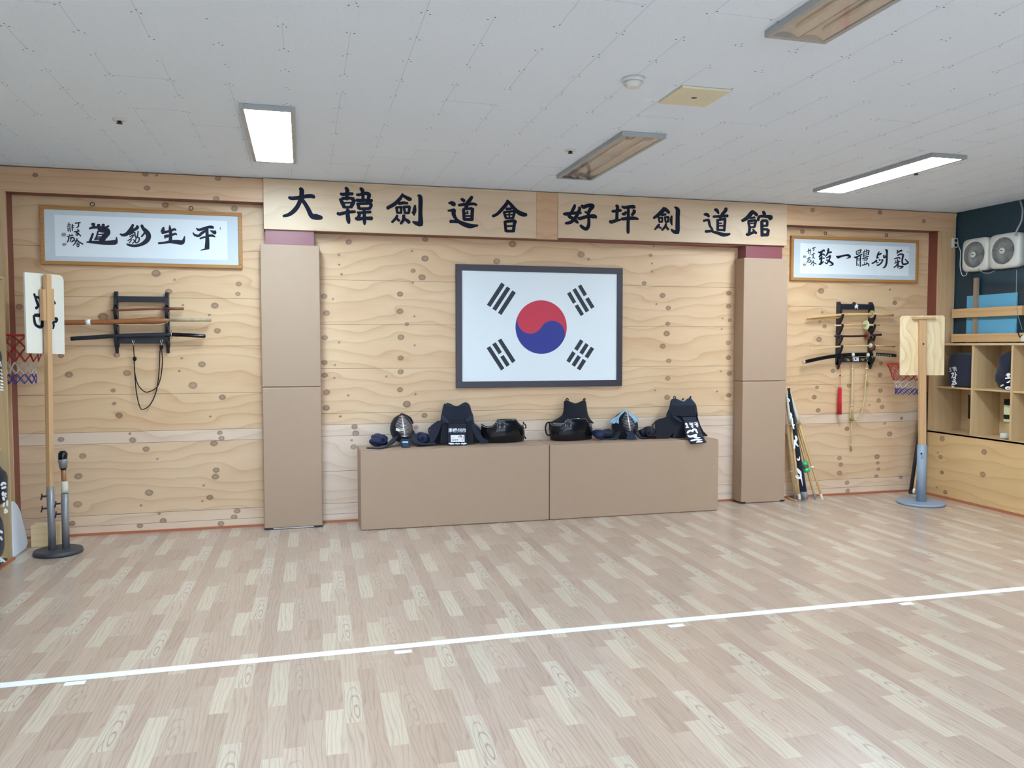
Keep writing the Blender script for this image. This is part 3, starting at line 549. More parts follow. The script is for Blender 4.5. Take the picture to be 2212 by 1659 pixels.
board(2.306, 4.708, 2.585, 2.996, M_BIRCH, 'long birch sign board reaching the right pillar with five black brush characters', [(ZC, HO), (ZC, PYEONG), (ZD, GUM2), (ZD, DO2), (ZD, GWAN)])
board(2.0955, 2.3045, 2.568, 2.998, M_BIRCHMID, 'short blank redder filler board between the two lettered sign boards', None, .024, 'filler_board')

# ================================================================ PILLAR PADS AND BENCHES
def pad(x0, x1, p0, p1, z0, z1, label, tape=None):
    r = root('pillar_pad', ((x0+x1)/2, -.1, z0), label, 'pad')
    t = .026; y0 = -.178; b = MB()
    poly = [(x0, -.002), (x0, y0), (x1, y0), (x1, -.002), (p1+.004, -.002), (p1+.004, -.1515), (p0-.004, -.1515), (p0-.004, -.002)]
    b.prism([(x, y, z0) for x, y in poly], (0, 0, z1-z0)); mk('cover', b, M_VINYL, r, bevel=.007)
    if tape == 'black':
        mk('corner_tape', MB().box(x0-.001, x0+.05, y0-.0015, y0, .003, .018).box(x0-.0015, x0, y0, -.01, .003, .016), M_BLACKTAPE, r); mk('corner_tape', MB().box(x1-.05, x1+.001, y0-.0015, y0, .003, .018), M_BLACKTAPE, r)
    if tape == 'silver':
        q = MB(); q.box(x0, x1, y0-.0015, y0, .004, .017); mk('corner_tape', q, M_BLACKTAPE, r)
        q = MB(); q.box(x0+.075, x1-.075, y0-.0025, y0-.0016, .005, .013); mk('silver_strip', q, M_SILVERTAPE, r)
pad(-.336, .152, -.294, .107, .004, 1.2275, 'lower beige padded cover on the left pillar, silver strip along its foot', 'silver')
pad(-.338, .152, -.294, .107, 1.2320, 2.446, 'upper beige padded cover on the left pillar below the sign')
pad(4.240, 4.732, 4.272, 4.681, .004, 1.2275, 'lower beige padded cover on the right pillar beside leaning bamboo swords', 'black')
pad(4.238, 4.733, 4.272, 4.681, 1.2320, 2.455, 'upper beige padded cover on the right pillar below the sign')
BZ = .689
def bench(x0, x1, label):
    b = MB().box(x0, x1, -.415, -.025, .002, BZ); r = root('padded_bench', ((x0+x1)/2, -.22, 0), label, 'bench'); mk('cover', b, M_VINYL, r, bevel=.009)
    q = MB()
    for e in ((x0+.004, x1-.004),): q.tube([(e[0], -.4125, BZ-.0015), (e[1], -.4125, BZ-.0015)], .0022, 6)
    mk('edge_seam', q, M_VINYL, r)
bench(.466, 2.153, 'left beige padded box bench below the flag carrying the gloves and blue apron')
bench(2.159, 3.852, 'right beige padded box bench carrying the glossy black chest guard')

# ================================================================ FLAG
def flag():
    x0, x1, z0, z1 = 1.371, 3.014, 1.193, 2.335; r = root('framed_flag', ((x0+x1)/2, -.02, z0), 'large framed white flag with red and blue circle on the back wall', 'flag')
    a0, a1, b0, b1 = 1.428, 2.956, 1.252, 2.277; b = MB()
    b.box(x0, x1, -.032, -.002, b1, z1).box(x0, x1, -.032, -.002, z0, b0).box(x0, a0, -.032, -.002, b0, b1).box(a1, x1, -.032, -.002, b0, b1); mk('frame', b, M_FLAGFRAME, r, bevel=.002)
    y = -.0225; mk('flag_panel', MB().box(a0, a1, y, -.003, b0, b1), M_FLAGWHITE, r)
    c = onY(940+1153/5.027, 540+838/5.027, y); cx, cz = c[0], c[2]; Rr = .2535; th = math.radians(-31); yy = y-.0008
    e = np.array([math.cos(th), 0, math.sin(th)]); f = np.array([-math.sin(th), 0, math.cos(th)])
    P = lambda a, bq: np.array([cx, yy, cz])+a*e+bq*f
    arc = lambda ca, rr, t0, t1, n: [(ca+rr*math.cos(t0+(t1-t0)*i/n), rr*math.sin(t0+(t1-t0)*i/n)) for i in range(n+1)]
    red = arc(0, Rr, 0, math.pi, 60)[:-1]+arc(-Rr/2, Rr/2, math.pi, 2*math.pi, 30)[:-1]+arc(Rr/2, Rr/2, math.pi, 0, 30)[:-1]
    blue = arc(0, Rr, math.pi, 2*math.pi, 60)[:-1]+arc(Rr/2, Rr/2, 0, math.pi, 30)[:-1]+arc(-Rr/2, Rr/2, 2*math.pi, math.pi, 30)[:-1]
    mk('red_half', MB().add([P(*q) for q in red], [tuple(range(len(red)))]), M_FLAGRED, r, recalc=False)
    mk('blue_half', MB().add([P(*q) for q in blue], [tuple(range(len(blue)))]), M_FLAGBLUE, r, recalc=False)
    z5 = zm(940, 540, 5.027)
    def bars(lines, name):
        b = MB()
        for ln in lines:
            b.add([onY(*z5(*q), yy) for q in ln], [(0, 1, 2, 3)])
        mk(name, b, M_FLAGBLACK, r, recalc=False)
    bars([[(719, 352), (757, 380), (600, 620), (561, 596)], [(779, 396), (817, 420), (659, 663), (621, 637)], [(838, 438), (877, 464), (719, 707), (681, 682)]], 'trigram')
    bars([[(1550, 394), (1585, 374), (1650, 482), (1614, 504)], [(1630, 534), (1666, 512), (1731, 618), (1695, 640)], [(1491, 434), (1526, 413), (1673, 657), (1636, 680)], [(1432, 474), (1468, 452), (1532, 564), (1497, 585)], [(1514, 609), (1550, 589), (1616, 696), (1582, 719)]], 'trigram')
    bars([[(558, 1066), (597, 1043), (752, 1284), (716, 1310)], [(619, 1025), (657, 1002), (725, 1109), (691, 1134)], [(706, 1162), (744, 1140), (811, 1245), (775, 1270)], [(680, 983), (717, 961), (873, 1203), (836, 1229)]], 'trigram')
    bars([[(1576, 969), (1611, 993), (1545, 1096), (1509, 1073)], [(1490, 1098), (1526, 1122), (1461, 1227), (1425, 1203)], [(1633, 1009), (1668, 1033), (1602, 1138), (1566, 1114)], [(1547, 1141), (1583, 1165), (1517, 1270), (1481, 1245)], [(1691, 1049), (1727, 1073), (1659, 1179), (1623, 1155)], [(1603, 1182), (1640, 1205), (1574, 1309), (1538, 1286)]], 'trigram')
flag()

# ================================================================ CALLIGRAPHY FRAMES
ZE, ZF, ZG, ZH = zm(100, 460, 9.2167), zm(320, 460, 10.533), zm(1720, 520, 15.8), zm(1840, 520, 15.8)
DO3 = '853,318,28 920,290,50 1040,286,45 1180,286,40 1246,258,36; 903,228,50 955,222,42 928,290,46; 1040,230,62 1042,262,62; 1130,227,60 1135,260,60; 1032,320,42 1100,352,70 1195,345,100 1218,400,100 1150,480,100 1092,570,100; 1012,371,20 1130,366,20; 1032,431,24 1140,421,24; 1012,481,24 1110,476,24; 962,526,30 1080,511,28; 930,408,40 900,490,45 870,570,45; 1028,372,28 998,480,34 962,530,30; 800,580,22 900,580,45 1100,592,70 1280,592,80 1385,582,90; 1388,600,60 1400,530,36 1395,480,16'
GUM3 = '1468,416,26 1520,440,50 1600,420,65 1680,330,70 1728,230,42; 1798,258,42 1820,290,52 1760,330,55 1660,390,50; 1650,440,22 1750,382,22; 1660,480,22 1740,432,22 1700,500,22 1622,553,20; 1700,530,22 1652,598,20; 1730,530,22 1758,560,22 1712,612,20; 1762,382,26 1770,470,26; 1830,362,22 1812,470,26; 1772,480,26 1850,500,26 1830,578,24 1772,588,22 1790,500,22; 1897,242,50 1930,310,60 1980,360,80 2030,430,90 2030,500,90 1980,570,80 1880,630,58 1760,655,48 1650,640,42 1603,617,26; 1960,392,38 1930,432,34 1892,473,30'
SM1 = '572,205,24 678,191,24; 640,195,24 640,268,24 602,289,20; 620,331,24 650,350,22; 552,375,20 658,361,20; 620,370,20 590,400,20 648,400,18 582,438,16; 640,412,20 688,463,22; 650,420,18 602,456,16; 612,510,24 590,580,24 532,648,18; 560,560,18 640,550,18; 630,562,24 732,623,24; 610,602,16 650,602,16 646,668,18 614,664,16 610,605,16; 614,634,14 645,632,14'
SM2 = '450,192,20 450,270,18; 417,240,14 490,226,14; 412,270,14 490,260,14; 430,290,17 435,368,17; 470,286,18 480,378,17; 436,320,12 470,320,12; 436,345,12 470,343,12; 520,220,19 520,358,19; 500,260,14 553,251,14; 497,300,14 548,291,14; 450,430,17 480,450,17; 518,421,17 500,448,14; 412,468,17 538,450,17; 450,470,24 440,540,24 412,588,18; 470,500,24 530,490,24 558,530,26 502,578,24; 500,500,18 472,568,18'
SEAL1 = '315,432,70 378,432,70'; SEAL2 = '330,630,62 390,622,50'
SAENG = '350,328,42 335,400,80 320,440,75; 312,450,60 420,430,55 540,395,50 600,370,50 636,402,24; 490,280,18 495,350,55 510,450,65 510,550,70 505,650,75; 382,510,38 400,530,70 510,510,50 620,476,45 652,503,22; 385,560,30 381,586,20; 234,690,46 350,680,45 500,655,60 650,660,90 775,670,90 818,590,46 828,530,22'
PYEONG2 = '1098,342,22 1150,385,55 1270,355,60 1380,320,55 1465,330,65 1468,355,24; 1018,447,22 1060,500,45 1150,520,55 1220,460,60 1300,410,50; 1178,584,36 1260,555,40 1330,545,36; 1410,400,20 1455,420,46 1500,440,76 1535,440,86; 1382,520,50 1460,515,50 1525,548,24; 1330,350,80 1340,450,66 1345,560,75 1345,700,90 1338,800,98; 1385,800,44 1290,825,36 1195,849,14'
MARK1 = '1640,327,22 1645,378,26'
SM3 = '542,265,28 655,221,30; 600,246,28 605,310,28 572,340,24; 590,416,28 600,440,26; 517,489,22 630,431,28; 570,481,26 585,540,26; 590,521,24 552,603,20; 590,571,22 630,610,28; 575,662,20 570,720,24 482,829,20; 512,760,20 610,721,22; 580,741,24 688,799,27; 570,791,20 590,791,18 575,863,24'
SM4 = '420,262,18 420,438,20; 362,379,20 500,301,18; 397,330,14 450,311,14; 402,420,18 440,410,16; 480,281,18 480,420,22 460,488,15; 452,350,15 510,340,16; 412,571,20 430,595,26; 460,556,18 440,590,18; 352,624,20 500,581,18; 400,621,20 390,700,20 347,769,17; 430,641,18 500,671,24 500,710,28 422,749,22; 430,650,18 430,740,18'
SEAL3 = '248,545,80 318,545,80'; SEAL4 = '245,820,80 318,815,70'
CHI = '753,376,32 800,405,60 880,360,55 948,322,52 953,368,42; 870,372,70 840,470,60 773,563,42; 800,520,40 900,460,40 958,480,45 950,508,32; 830,492,30 880,540,40 792,618,38; 793,640,45 850,602,36 968,592,34; 850,600,50 860,700,55 840,760,60; 768,800,36 820,798,60 900,740,45 933,707,28; 1100,263,42 1095,330,65 1085,400,60 1040,480,45 988,543,22; 1082,415,40 1170,395,55 1206,386,50; 1023,590,36 1090,560,45 1160,510,55; 1165,500,45 1150,590,45 1110,670,45 1040,780,40 972,732,22; 1012,656,22 1100,680,55 1190,740,60 1250,790,60 1220,828,40 1135,849,17'
IL = '1373,517,32 1425,560,85 1540,530,62 1680,497,60 1790,502,75 1836,550,60 1780,584,36 1705,599,17'
CHE = '150,352,24 165,480,32; 160,360,28 320,302,32; 320,302,38 272,438,32; 192,400,18 260,381,18; 192,430,18 250,411,18; 172,474,26 260,450,22; 73,560,24 130,570,60 200,540,50 348,461,44; 185,560,44 170,700,34 170,858,30; 300,530,44 290,700,38 290,888,34; 200,610,20 290,590,20; 192,660,20 290,650,20; 202,781,20 240,858,20; 390,381,28 400,540,30; 402,380,24 570,331,32; 590,332,38 560,480,38; 440,311,24 450,520,20; 500,291,24 510,500,20; 420,440,16 560,401,16; 412,500,20 560,480,20; 392,560,24 578,531,32; 352,620,34 470,590,34 548,600,28; 402,660,28 500,660,28; 540,602,28 502,678,24; 430,721,20 440,800,24; 520,721,24 490,800,24; 343,835,34 440,820,34 560,780,34 580,868,34'
GUM4 = '950,368,20 900,430,45 870,540,50 850,598,36; 902,490,34 970,450,60 1018,431,36; 852,600,28 930,571,26; 840,652,36 790,720,50 684,779,44; 860,661,28 850,758,28 920,730,24; 930,621,28 950,690,34; 1068,651,40 1000,760,50 900,838,45 853,820,32; 962,660,28 1068,650,32; 1080,492,36 1100,570,60 1110,588,50; 1130,482,28 1150,550,38; 1082,590,34 1170,561,32; 1133,311,22 1190,330,70 1200,450,60 1195,620,60 1180,780,65 1130,890,55 1060,929,27'
GI = '1542,322,32 1570,380,50 1540,438,40; 1562,390,50 1650,351,55 1708,332,45 1690,368,32; 1562,509,40 1640,461,50 1750,480,60 1740,560,60 1720,680,55 1740,790,60 1820,800,60 1925,751,50 1880,690,45 1813,623,27; 1443,624,32 1520,600,45 1620,570,40 1640,628,38; 1490,690,50 1510,702,50; 1560,642,38 1580,760,55 1570,880,50; 1462,769,34 1560,730,40 1648,701,34; 1560,782,44 1500,870,40 1434,914,34; 1572,860,40 1660,880,50 1740,880,60 1690,930,40 1625,964,25; 1560,902,34 1590,928,30'
MARK2 = '1910,345,26 1912,405,28'
def calligraphy(x0, x1, z0, z1, fw, mat_in, label, inks, seals, rings, tilt=0.0):
    r = root('calligraphy_frame', ((x0+x1)/2, -.02, z0), label, 'calligraphy')
    a0, a1, b0, b1 = x0+fw, x1-fw, z0+fw, z1-fw; b = MB()
    b.box(x0, x1, -.036, -.003, b1, z1).box(x0, x1, -.036, -.003, z0, b0).box(x0, a0, -.036, -.003, b0, b1).box(a1, x1, -.036, -.003, b0, b1); mk('frame', b, M_FRAMEW, r, bevel=.003)
    mk('silk_mount', MB().box(a0, a1, -.022, -.004, b0, b1), M_SILK, r)
    mk('paper', MB().box(mat_in[0], mat_in[1], -.0235, -.0225, mat_in[2], mat_in[3]), M_PAPER, r)
    for zf, txt in inks: mk('brush_character', strokes(MB(), txt, lambda x, y: onY(*zf(x, y), -.0244), fat=1.12), M_INKSOFT, r, recalc=False)
    for zf, txt in seals: mk('seal_mark', strokes(MB(), txt, lambda x, y: onY(*zf(x, y), -.0244)), M_SEAL, r, recalc=False)
    mk('glass_pane', MB().box(a0, a1, -.0300, -.0285, b0, b1), M_GLASS, r)
    for q in rings:
        p = onY(q[0], q[1], -.012); mk('hanging_ring', MB().tube([p+np.array([.016*math.cos(t*math.pi/8), 0, .016*math.sin(t*math.pi/8)]) for t in range(17)], .003, 6), M_DARKMETAL, r)
calligraphy(-2.046, -.490, 2.246, 2.722, .030, (-1.94, -.611, 2.317, 2.650), 'framed white calligraphy above the left sword rack',
            [(ZE, DO3), (ZE, GUM3), (ZF, SAENG), (ZF, PYEONG2), (ZE, SM1), (ZE, SM2)], [(ZE, SEAL1), (ZE, SEAL2), (ZF, MARK1)], [(199.5, 441), (413, 450)])
calligraphy(4.862, 6.416, 2.256, 2.714, .030, (4.972, 6.300, 2.330, 2.640), 'framed white calligraphy above the right sword rack',
            [(ZG, CHI), (ZG, IL), (ZH, CHE), (ZH, GUM4), (ZH, GI), (ZG, SM3), (ZG, SM4)], [(ZG, SEAL3), (ZG, SEAL4), (ZH, MARK2)], [(1783, 504), (1915, 508)])

# ================================================================ CEILING FIXTURES
FX = {'lit': 0, 'dark': 0}
def fixture(cx, cy, lit, label, group=None):
    hw, hl, d = .158, .715, .030; z0 = H-d; r = root('ceiling_light', (cx, cy, z0), label, 'ceiling light', group)
    b = MB(); t = .026
    b.box(cx-hw, cx-hw+t, cy-hl, cy+hl, z0, H-.001).box(cx+hw-t, cx+hw, cy-hl, cy+hl, z0, H-.001).box(cx-hw+t, cx+hw-t, cy-hl, cy-hl+t, z0, H-.001).box(cx-hw+t, cx+hw-t, cy+hl-t, cy+hl, z0, H-.001)
    mk('frame', b, M_FIXTURE, r, bevel=.002)
    x0, x1, y0, y1 = cx-hw+t, cx+hw-t, cy-hl+t, cy+hl-t
    if lit:
        mk('diffuser', MB().box(x0, x1, y0, y1, z0+.003, z0+.008), M_LITCOOL if cx < 1 else M_LIT, r)
    else:
        b = MB(); n = 10
        for s in (-1, 1):                                          # two curved reflector troughs
            xc = cx+s*(x1-x0)/4; hw2 = (x1-x0)/4-.002
            b.grid(lambda u, v: (xc+hw2*(2*u-1), y0+(y1-y0)*v, H-.004-.020*abs(2*u-1)**2.2), n, 2)
        mk('reflector', b, M_TRAY, r, recalc=False)
        for s in (-1, 1):
            xc = cx+s*(x1-x0)/4; mk('tube', MB().tube([(xc, y0+.09, H-.0155), (xc, y1-.09, H-.0155)], .0085, 10), M_TUBE, r)
            q = MB(); q.box(xc-.022, xc+.022, y0+.03, y0+.088, H-.026, H-.006); mk('lamp_socket', q, M_FANGREY, r)
        mk('cover', MB().box(x0, x1, y0, y1, z0+.001, z0+.0025), M_COVER, r)
def ctr(q, z): p = onZ(q[0], q[1], z); return p
fixture(-.185, -1.612, True, 'lit ceiling light on the left, above the sign board')
fixture(4.655, -1.615, True, 'lit ceiling light on the right, above the right calligraphy')
fixture(2.222, -1.600, False, 'unlit ceiling light with brownish cover in front of the sign board')
fixture(2.195, -4.765, False, 'unlit ceiling light cut by the top edge, nearest to the viewer')
fixture(-.185, -4.765, True, 'added unseen lit ceiling light in the second row on the left', None)  # second-row lamps are assumed, added out of view to brighten the room
fixture(4.655, -4.765, True, 'added unseen lit ceiling light in the second row on the right', None)
for i, x in enumerate((-.185, 2.2, 4.655)): fixture(x, -8.1, True, 'added unseen lit ceiling light in the third row, '+('left', 'middle', 'right')[i])  # third row assumed too, added behind the viewer for more light
p = onZ(1368, 178, H-.02); r = root('smoke_detector', (p[0], p[1], H-.05), 'round white smoke detector on the ceiling', 'smoke detector')
mk('base', MB().lathe([(.060, H-.001), (.060, H-.016), (.057, H-.020)], (p[0], p[1], 0)), M_CEILPAINT, r)
mk('sensor_cap', MB().lathe([(.050, H-.0205), (.048, H-.032), (.040, H-.036), (.038, H-.044), (.030, H-.048)], (p[0], p[1], 0)), M_CEILPAINT, r)
c = [onZ(*q, H-.012)[:2] for q in ((1471, 188), (1576, 197), (1530, 232), (1422, 224))]; cc = np.mean(c, 0)
r = root('ceiling_speaker', (cc[0], cc[1], H-.014), 'square yellowed speaker panel set in the ceiling', 'speaker')
b = MB(); b.box(cc[0]-.148, cc[0]+.148, cc[1]-.152, cc[1]+.152, H-.013, H-.001); mk('cover_panel', b, M_SPEAKER, r, bevel=.003)
b = MB()
for k in range(7):
    rr = .03+.012*k
    for t in range(int(6+5*k)):
        a = 2*math.pi*t/(6+5*k); b.add([(cc[0]+rr*math.cos(a)+.0022*math.cos(j*math.pi/3), cc[1]+rr*math.sin(a)+.0022*math.sin(j*math.pi/3), H-.0136) for j in range(6)], [tuple(range(6))])
mk('sound_holes', b, M_JOINT, r, recalc=False)
mk('name_plate', MB().box(cc[0]-.014, cc[0]+.014, cc[1]-.010, cc[1]+.010, H-.0146, H-.013), M_DARKMETAL, r)
for q, nm in (((258, 262), 'small ceiling sprinkler left of the left lit lamp'), ((1232, 327), 'small ceiling sprinkler beside the unlit lamp'), ((1979, 374), 'small ceiling sprinkler beside the right lit lamp')):
    p = onZ(*q, H-.01); r = root('sprinkler', (p[0], p[1], H-.025), nm, 'sprinkler')
    mk('rosette', MB().lathe([(.042, H-.001), (.040, H-.006), (.022, H-.009)], (p[0], p[1], 0)), M_CEILPAINT, r)
    mk('nozzle', MB().lathe([(.014, H-.008), (.012, H-.018), (.018, H-.022), (.018, H-.025)], (p[0], p[1], 0), n=16), M_DARKMETAL, r)

# ================================================================ FLOOR TAPE
mk('floor_tape', MB().add([(XL+.4, -3.158, .0012), (XL+.4, -3.222, .0012), (1.085, -3.190, .0012), (1.095, -3.124, .0012)], [(0, 1, 2, 3)]).add([(1.095, -3.124, .0012), (1.085, -3.190, .0012), (6.43, -3.215, .0012), (6.43, -3.150, .0012)], [(0, 1, 2, 3)]), M_WHITETAPE,
   label='long white tape line across the wooden floor', cat='floor tape')
for i, (x, nm) in enumerate(((-1.054, 'leftmost'), (.486, 'second from the left'), (2.03, 'third from the left'), (3.574, 'rightmost'))):
    mk('tape_mark', MB().box(x-.045, x+.045, -3.262, -3.222, .0004, .0016), M_WHITETAPE, label='small white tape mark just in front of the floor line, '+nm, cat='tape mark', group='tape marks along the floor line')

# ================================================================ SWORD RACKS
def rack(xa, xb, z0, z1, levels, top, bot, label, extra=None):
    r = root('sword_rack', ((xa+xb)/2, -.05, z0), label, 'sword rack'); t = .013
    for x in (xa, xb):
        P = [(-.001, z0), (-.055, z0), (-.058, z0+.045), (-.036, z0+.07)]
        for L in levels:
            P += [(-.034, L-.115), (-.050, L-.075), (-.080, L-.035), (-.093, L-.008), (-.097, L+.020), (-.090, L+.024), (-.088, L-.004), (-.072, L-.014), (-.052, L-.010), (-.040, L+.010)]
        P += [(-.036, z1-.16), (-.066, z1-.11), (-.066, z1-.05), (-.045, z1-.015), (-.03, z1), (-.001, z1)]
        mk('side_post', MB().prism([(x-t, y, z) for y, z in P], (2*t, 0, 0)), M_BLACK, r, bevel=.002)
    mk('top_rail', MB().box(xa+t, xb-t, -.060, -.040, *top), M_BLACK, r, bevel=.003)
    mk('bottom_rail', MB().box(xa+t, xb-t, -.058, -.036, *bot), M_BLACK, r, bevel=.003)
    return r
def path(zf, pts, Y): return [onY(*zf(*q), Y) for q in pts]
def curve3(pts, k=6): return smooth_pts(pts, k)
zl = zm(130, 610, 5.72); zz = lambda zf, x, y, Y: onY(*zf(x, y), Y)[2]; xx = lambda zf, x, y, Y: onY(*zf(x, y), Y)[0]
lv = [zz(zl, 1000, 665, -.072)-.028, zz(zl, 1000, 490, -.072)-.03, zz(zl, 1000, 335, -.072)-.008]
rk = rack(xx(zl, 690, 450, -.05), xx(zl, 1322, 450, -.05), zz(zl, 700, 795, -.03), zz(zl, 690, 112, -.03), lv, (zz(zl, 1000, 243, -.06), zz(zl, 1000, 172, -.06)), (zz(zl, 1000, 755, -.058), zz(zl, 1000, 675, -.058)), 'black wooden sword rack on the left with three rests')
def tagged(name, loc, label, cat, group=None): return root(name, loc, label, cat, group)
YS = -.076
# short red oak sword
p = path(zl, [(632, 347), (1000, 333), (1275, 325), (1527, 325)], YS); r = tagged('wooden_short_sword', p[1], 'short reddish wooden sword on the top rest of the left rack', 'wooden sword')
mk('blade', MB().tube(curve3(p[:3]), [.006]*2+[.0095]*11, 10), M_REDWOOD, r); mk('handle', MB().tube([p[2], p[3]], .0125, 10), M_REDWOOD, r)
mk('hand_guard', MB().lathe([(.020, -.003), (.022, 0), (.020, .003)], p[2], p[3]-p[2], 20), M_REDWOOD, r)
# big leather covered practice sword
S1 = .0007
p = path(zl, [(-110, 498), (60, 497), (345, 493), (700, 487), (950, 478), (1150, 470), (1260, 470), (1340, 466)], YS-.006)
r = tagged('leather_covered_sword', p[3], 'thick brown leather covered sword with grey grip across the left rack', 'practice sword')
mk('wrapped_blade', MB().tube(curve3(p), [x*S1 for x in np.interp(np.linspace(0, 7, 43), range(8), [26, 29, 30, 31, 34, 42, 34, 15])], 16), M_LEATHER, r)
q = path(zl, [(1335, 466), (1600, 465), (1866, 465)], YS-.006); mk('grip', MB().tube(q, [.012, .0135, .0135], 12), M_CAMO, r)
q = path(zl, [(318, 493), (380, 492)], YS-.006); mk('white_band', MB().tube(q, .0235, 16), M_WHITE, r)
q = path(zl, [(700, 520), (900, 521), (1150, 527), (1300, 505), (1335, 480)], YS-.028); mk('cord', MB().tube(curve3(q), .0025, 6), M_CREAM, r)
# black sheathed sword
p = path(zl, [(130, 697), (400, 680), (680, 663), (1000, 652), (1380, 645)], YS); r = tagged('sheathed_sword', p[2], 'black sheathed sword on the bottom rest of the left rack', 'sword')
mk('scabbard', MB().tube(curve3(p), .0175, 12, flat=(.6, 1)), M_BLACK, r)
q = path(zl, [(1384, 645), (1600, 652), (1780, 664), (1797, 665)], YS); mk('hilt', MB().tube(q, [.0165, .0165, .0175, .010], 12), M_LACQUER, r)
mk('hand_guard', MB().lathe([(.034, -.003), (.036, 0), (.034, .003)], p[-1], p[-1]-p[-2], 24), M_CHROME, r)
def hook(r, zf, x, y0, y1, Y, name='snap_hook'):
    b = MB(); a = onY(*zf(x, y0), Y); e = onY(*zf(x, y1), Y); L = a[2]-e[2]
    b.tube([a+np.array([L*.18*math.sin(t*.5), 0, -L*.22+L*.2*math.cos(t*.5)]) for t in range(13)], .0028, 6)
    b.tube([a+np.array([0, 0, -.42*L]), a+np.array([.004, -.003, -.6*L]), a+np.array([-.004, 0, -.8*L]), e], .0028, 6)
    mk(name, b, M_CHROME, r)
p0 = onY(*zl(900, 780), -.066)
r = tagged('looped_cord', p0, 'thin black cord hanging in two loops below the left rack', 'cord')
hook(r, zl, 902, 712, 782, -.068); hook(r, zl, 1252, 708, 788, -.068)
L1 = [(905, 782), (915, 940), (920, 1100), (955, 1250), (1020, 1335), (1085, 1355), (1190, 1300), (1240, 1180), (1262, 1000), (1258, 880), (1250, 810)]
L2 = [(912, 940), (925, 1180), (945, 1380), (985, 1540), (1030, 1568), (1110, 1510), (1180, 1370), (1212, 1200), (1228, 980), (1232, 860), (1244, 805)]
mk('cord', MB().tube(curve3(path(zl, L1, -.045)), .0042, 7).tube(curve3(path(zl, L2, -.040)), .0042, 7), M_BLACKCLOTH, r)
for q in ((920, 945), (1250, 800)): mk('knot', MB().ell(onY(*zl(*q), -.044), (.016, .014, .020), 12, 8), M_BLACKCLOTH, r)

zr = zm(1720, 640, 9.217)
lv = [zz(zr, 1150, 1185, -.072)-.026, zz(zr, 1150, 1000, -.072)-.010, zz(zr, 1150, 792, -.072)-.014, zz(zr, 1150, 580, -.072)-.010, zz(zr, 1150, 375, -.072)-.014]
xa, xb = xx(zr, 855, 700, -.04), xx(zr, 1495, 700, -.04)
r = rack(xa, xb, zz(zr, 860, 1355, -.03), zz(zr, 860, 108, -.03), lv, (zz(zr, 1150, 262, -.06), zz(zr, 1150, 155, -.06)), (zz(zr, 1150, 1312, -.058), zz(zr, 1150, 1205, -.058)), 'black wooden sword rack on the right with five rests and a white character')
mk('white_character', strokes(MB(), '1165,200,22 1200,190,22 1235,195,18; 1195,165,22 1195,205,24 1170,240,18; 1200,205,24 1225,245,22; 1212,168,14 1220,178,14', lambda x, y: onY(*zr(x, y), -.0612)), M_WHITE, r, recalc=False)
mk('hanging_loop', MB().prism([onY(*zr(*q), -.045) for q in ((1120, 150), (1155, 108), (1205, 150))], (0, .012, 0)), M_DARKWOOD, r)
mk('golden_dragon', strokes(MB(), '965,1255,8 1000,1240,14 1040,1275,22 1075,1270,12; 1000,1275,10 1050,1250,16; 1020,1285,10 1050,1290,10', lambda x, y: onY(*zr(x, y), -.0592)), M_GOLD, r, recalc=False)
mk('golden_dragon', strokes(MB(), '1285,1270,10 1320,1250,20 1360,1245,12 1380,1230,8; 1300,1240,12 1345,1270,14; 1310,1280,10 1340,1285,10', lambda x, y: onY(*zr(x, y), -.0592)), M_GOLD, r, recalc=False)
mk('emblem_plate', MB().prism([onY(*zr(*q), -.0582) for q in ((1125, 1290), (1125, 1212), (1240, 1212), (1240, 1292))], (0, -.003, 0)), M_WHITE, r)
cpl = onY(*zr(1183, 1248), -.0622); mk('emblem_disc', MB().lathe([(.010, 0), (.010, .001)], cpl, (0, -1, 0), 20), M_FLAGBLACK, r)
mk('emblem_lettering', strokes(MB(), '1135,1272,8 1165,1276,8; 1200,1276,8 1230,1272,8; 1140,1225,6 1155,1230,6; 1210,1228,6 1228,1224,6', lambda x, y: onY(*zr(x, y), -.0618)), M_FLAGBLACK, r, recalc=False)
def guardd(r, p, d, R, mat, th=.005): mk('hand_guard', MB().lathe([(R*.92, -th), (R, -th*.4), (R, th*.4), (R*.92, th)], p, d, 28), mat, r)
# oak sword with tinted guard, and a plain stick behind it
p = path(zr, [(228, 425), (500, 400), (880, 368), (1200, 357), (1500, 358)], YS); r = tagged('wooden_sword', p[2], 'long pale wooden sword with clear guard on the top rest of the right rack', 'wooden sword')
mk('blade', MB().tube(curve3(p), [.007]*3+[.0125]*22, 10, flat=(.7, 1)), M_PALEWOOD, r); q = path(zr, [(1500, 358), (1930, 378)], YS); mk('handle', MB().tube(q, .0135, 10), M_PALEWOOD, r); guardd(r, q[0], q[1]-q[0], .042, M_HORN)
p = path(zr, [(218, 458), (820, 423), (1440, 402)], -.048); r = tagged('wooden_stick', p[1], 'plain pale wooden stick lying behind the top sword of the right rack', 'stick')
mk('shaft', MB().tube(curve3(p), .0105, 10), M_PALEWOOD, r)
p = path(zr, [(750, 580), (1000, 578), (1390, 575)], YS); r = tagged('wooden_short_sword', p[1], 'short pale wooden sword with pale green guard on the right rack', 'wooden sword')
mk('blade', MB().tube(p, [.008, .0105, .0115], 10), M_PALEWOOD, r); q = path(zr, [(1390, 575), (1658, 568)], YS); mk('handle', MB().tube(q, [.0125, .010], 10), M_PALEWOOD, r); guardd(r, p[-1], p[-1]-p[-2], .050, M_JADE)
p = path(zr, [(770, 790), (1100, 795), (1410, 785)], YS); r = tagged('wooden_short_sword', p[1], 'short dark brown wooden sword with brown guard on the right rack', 'wooden sword')
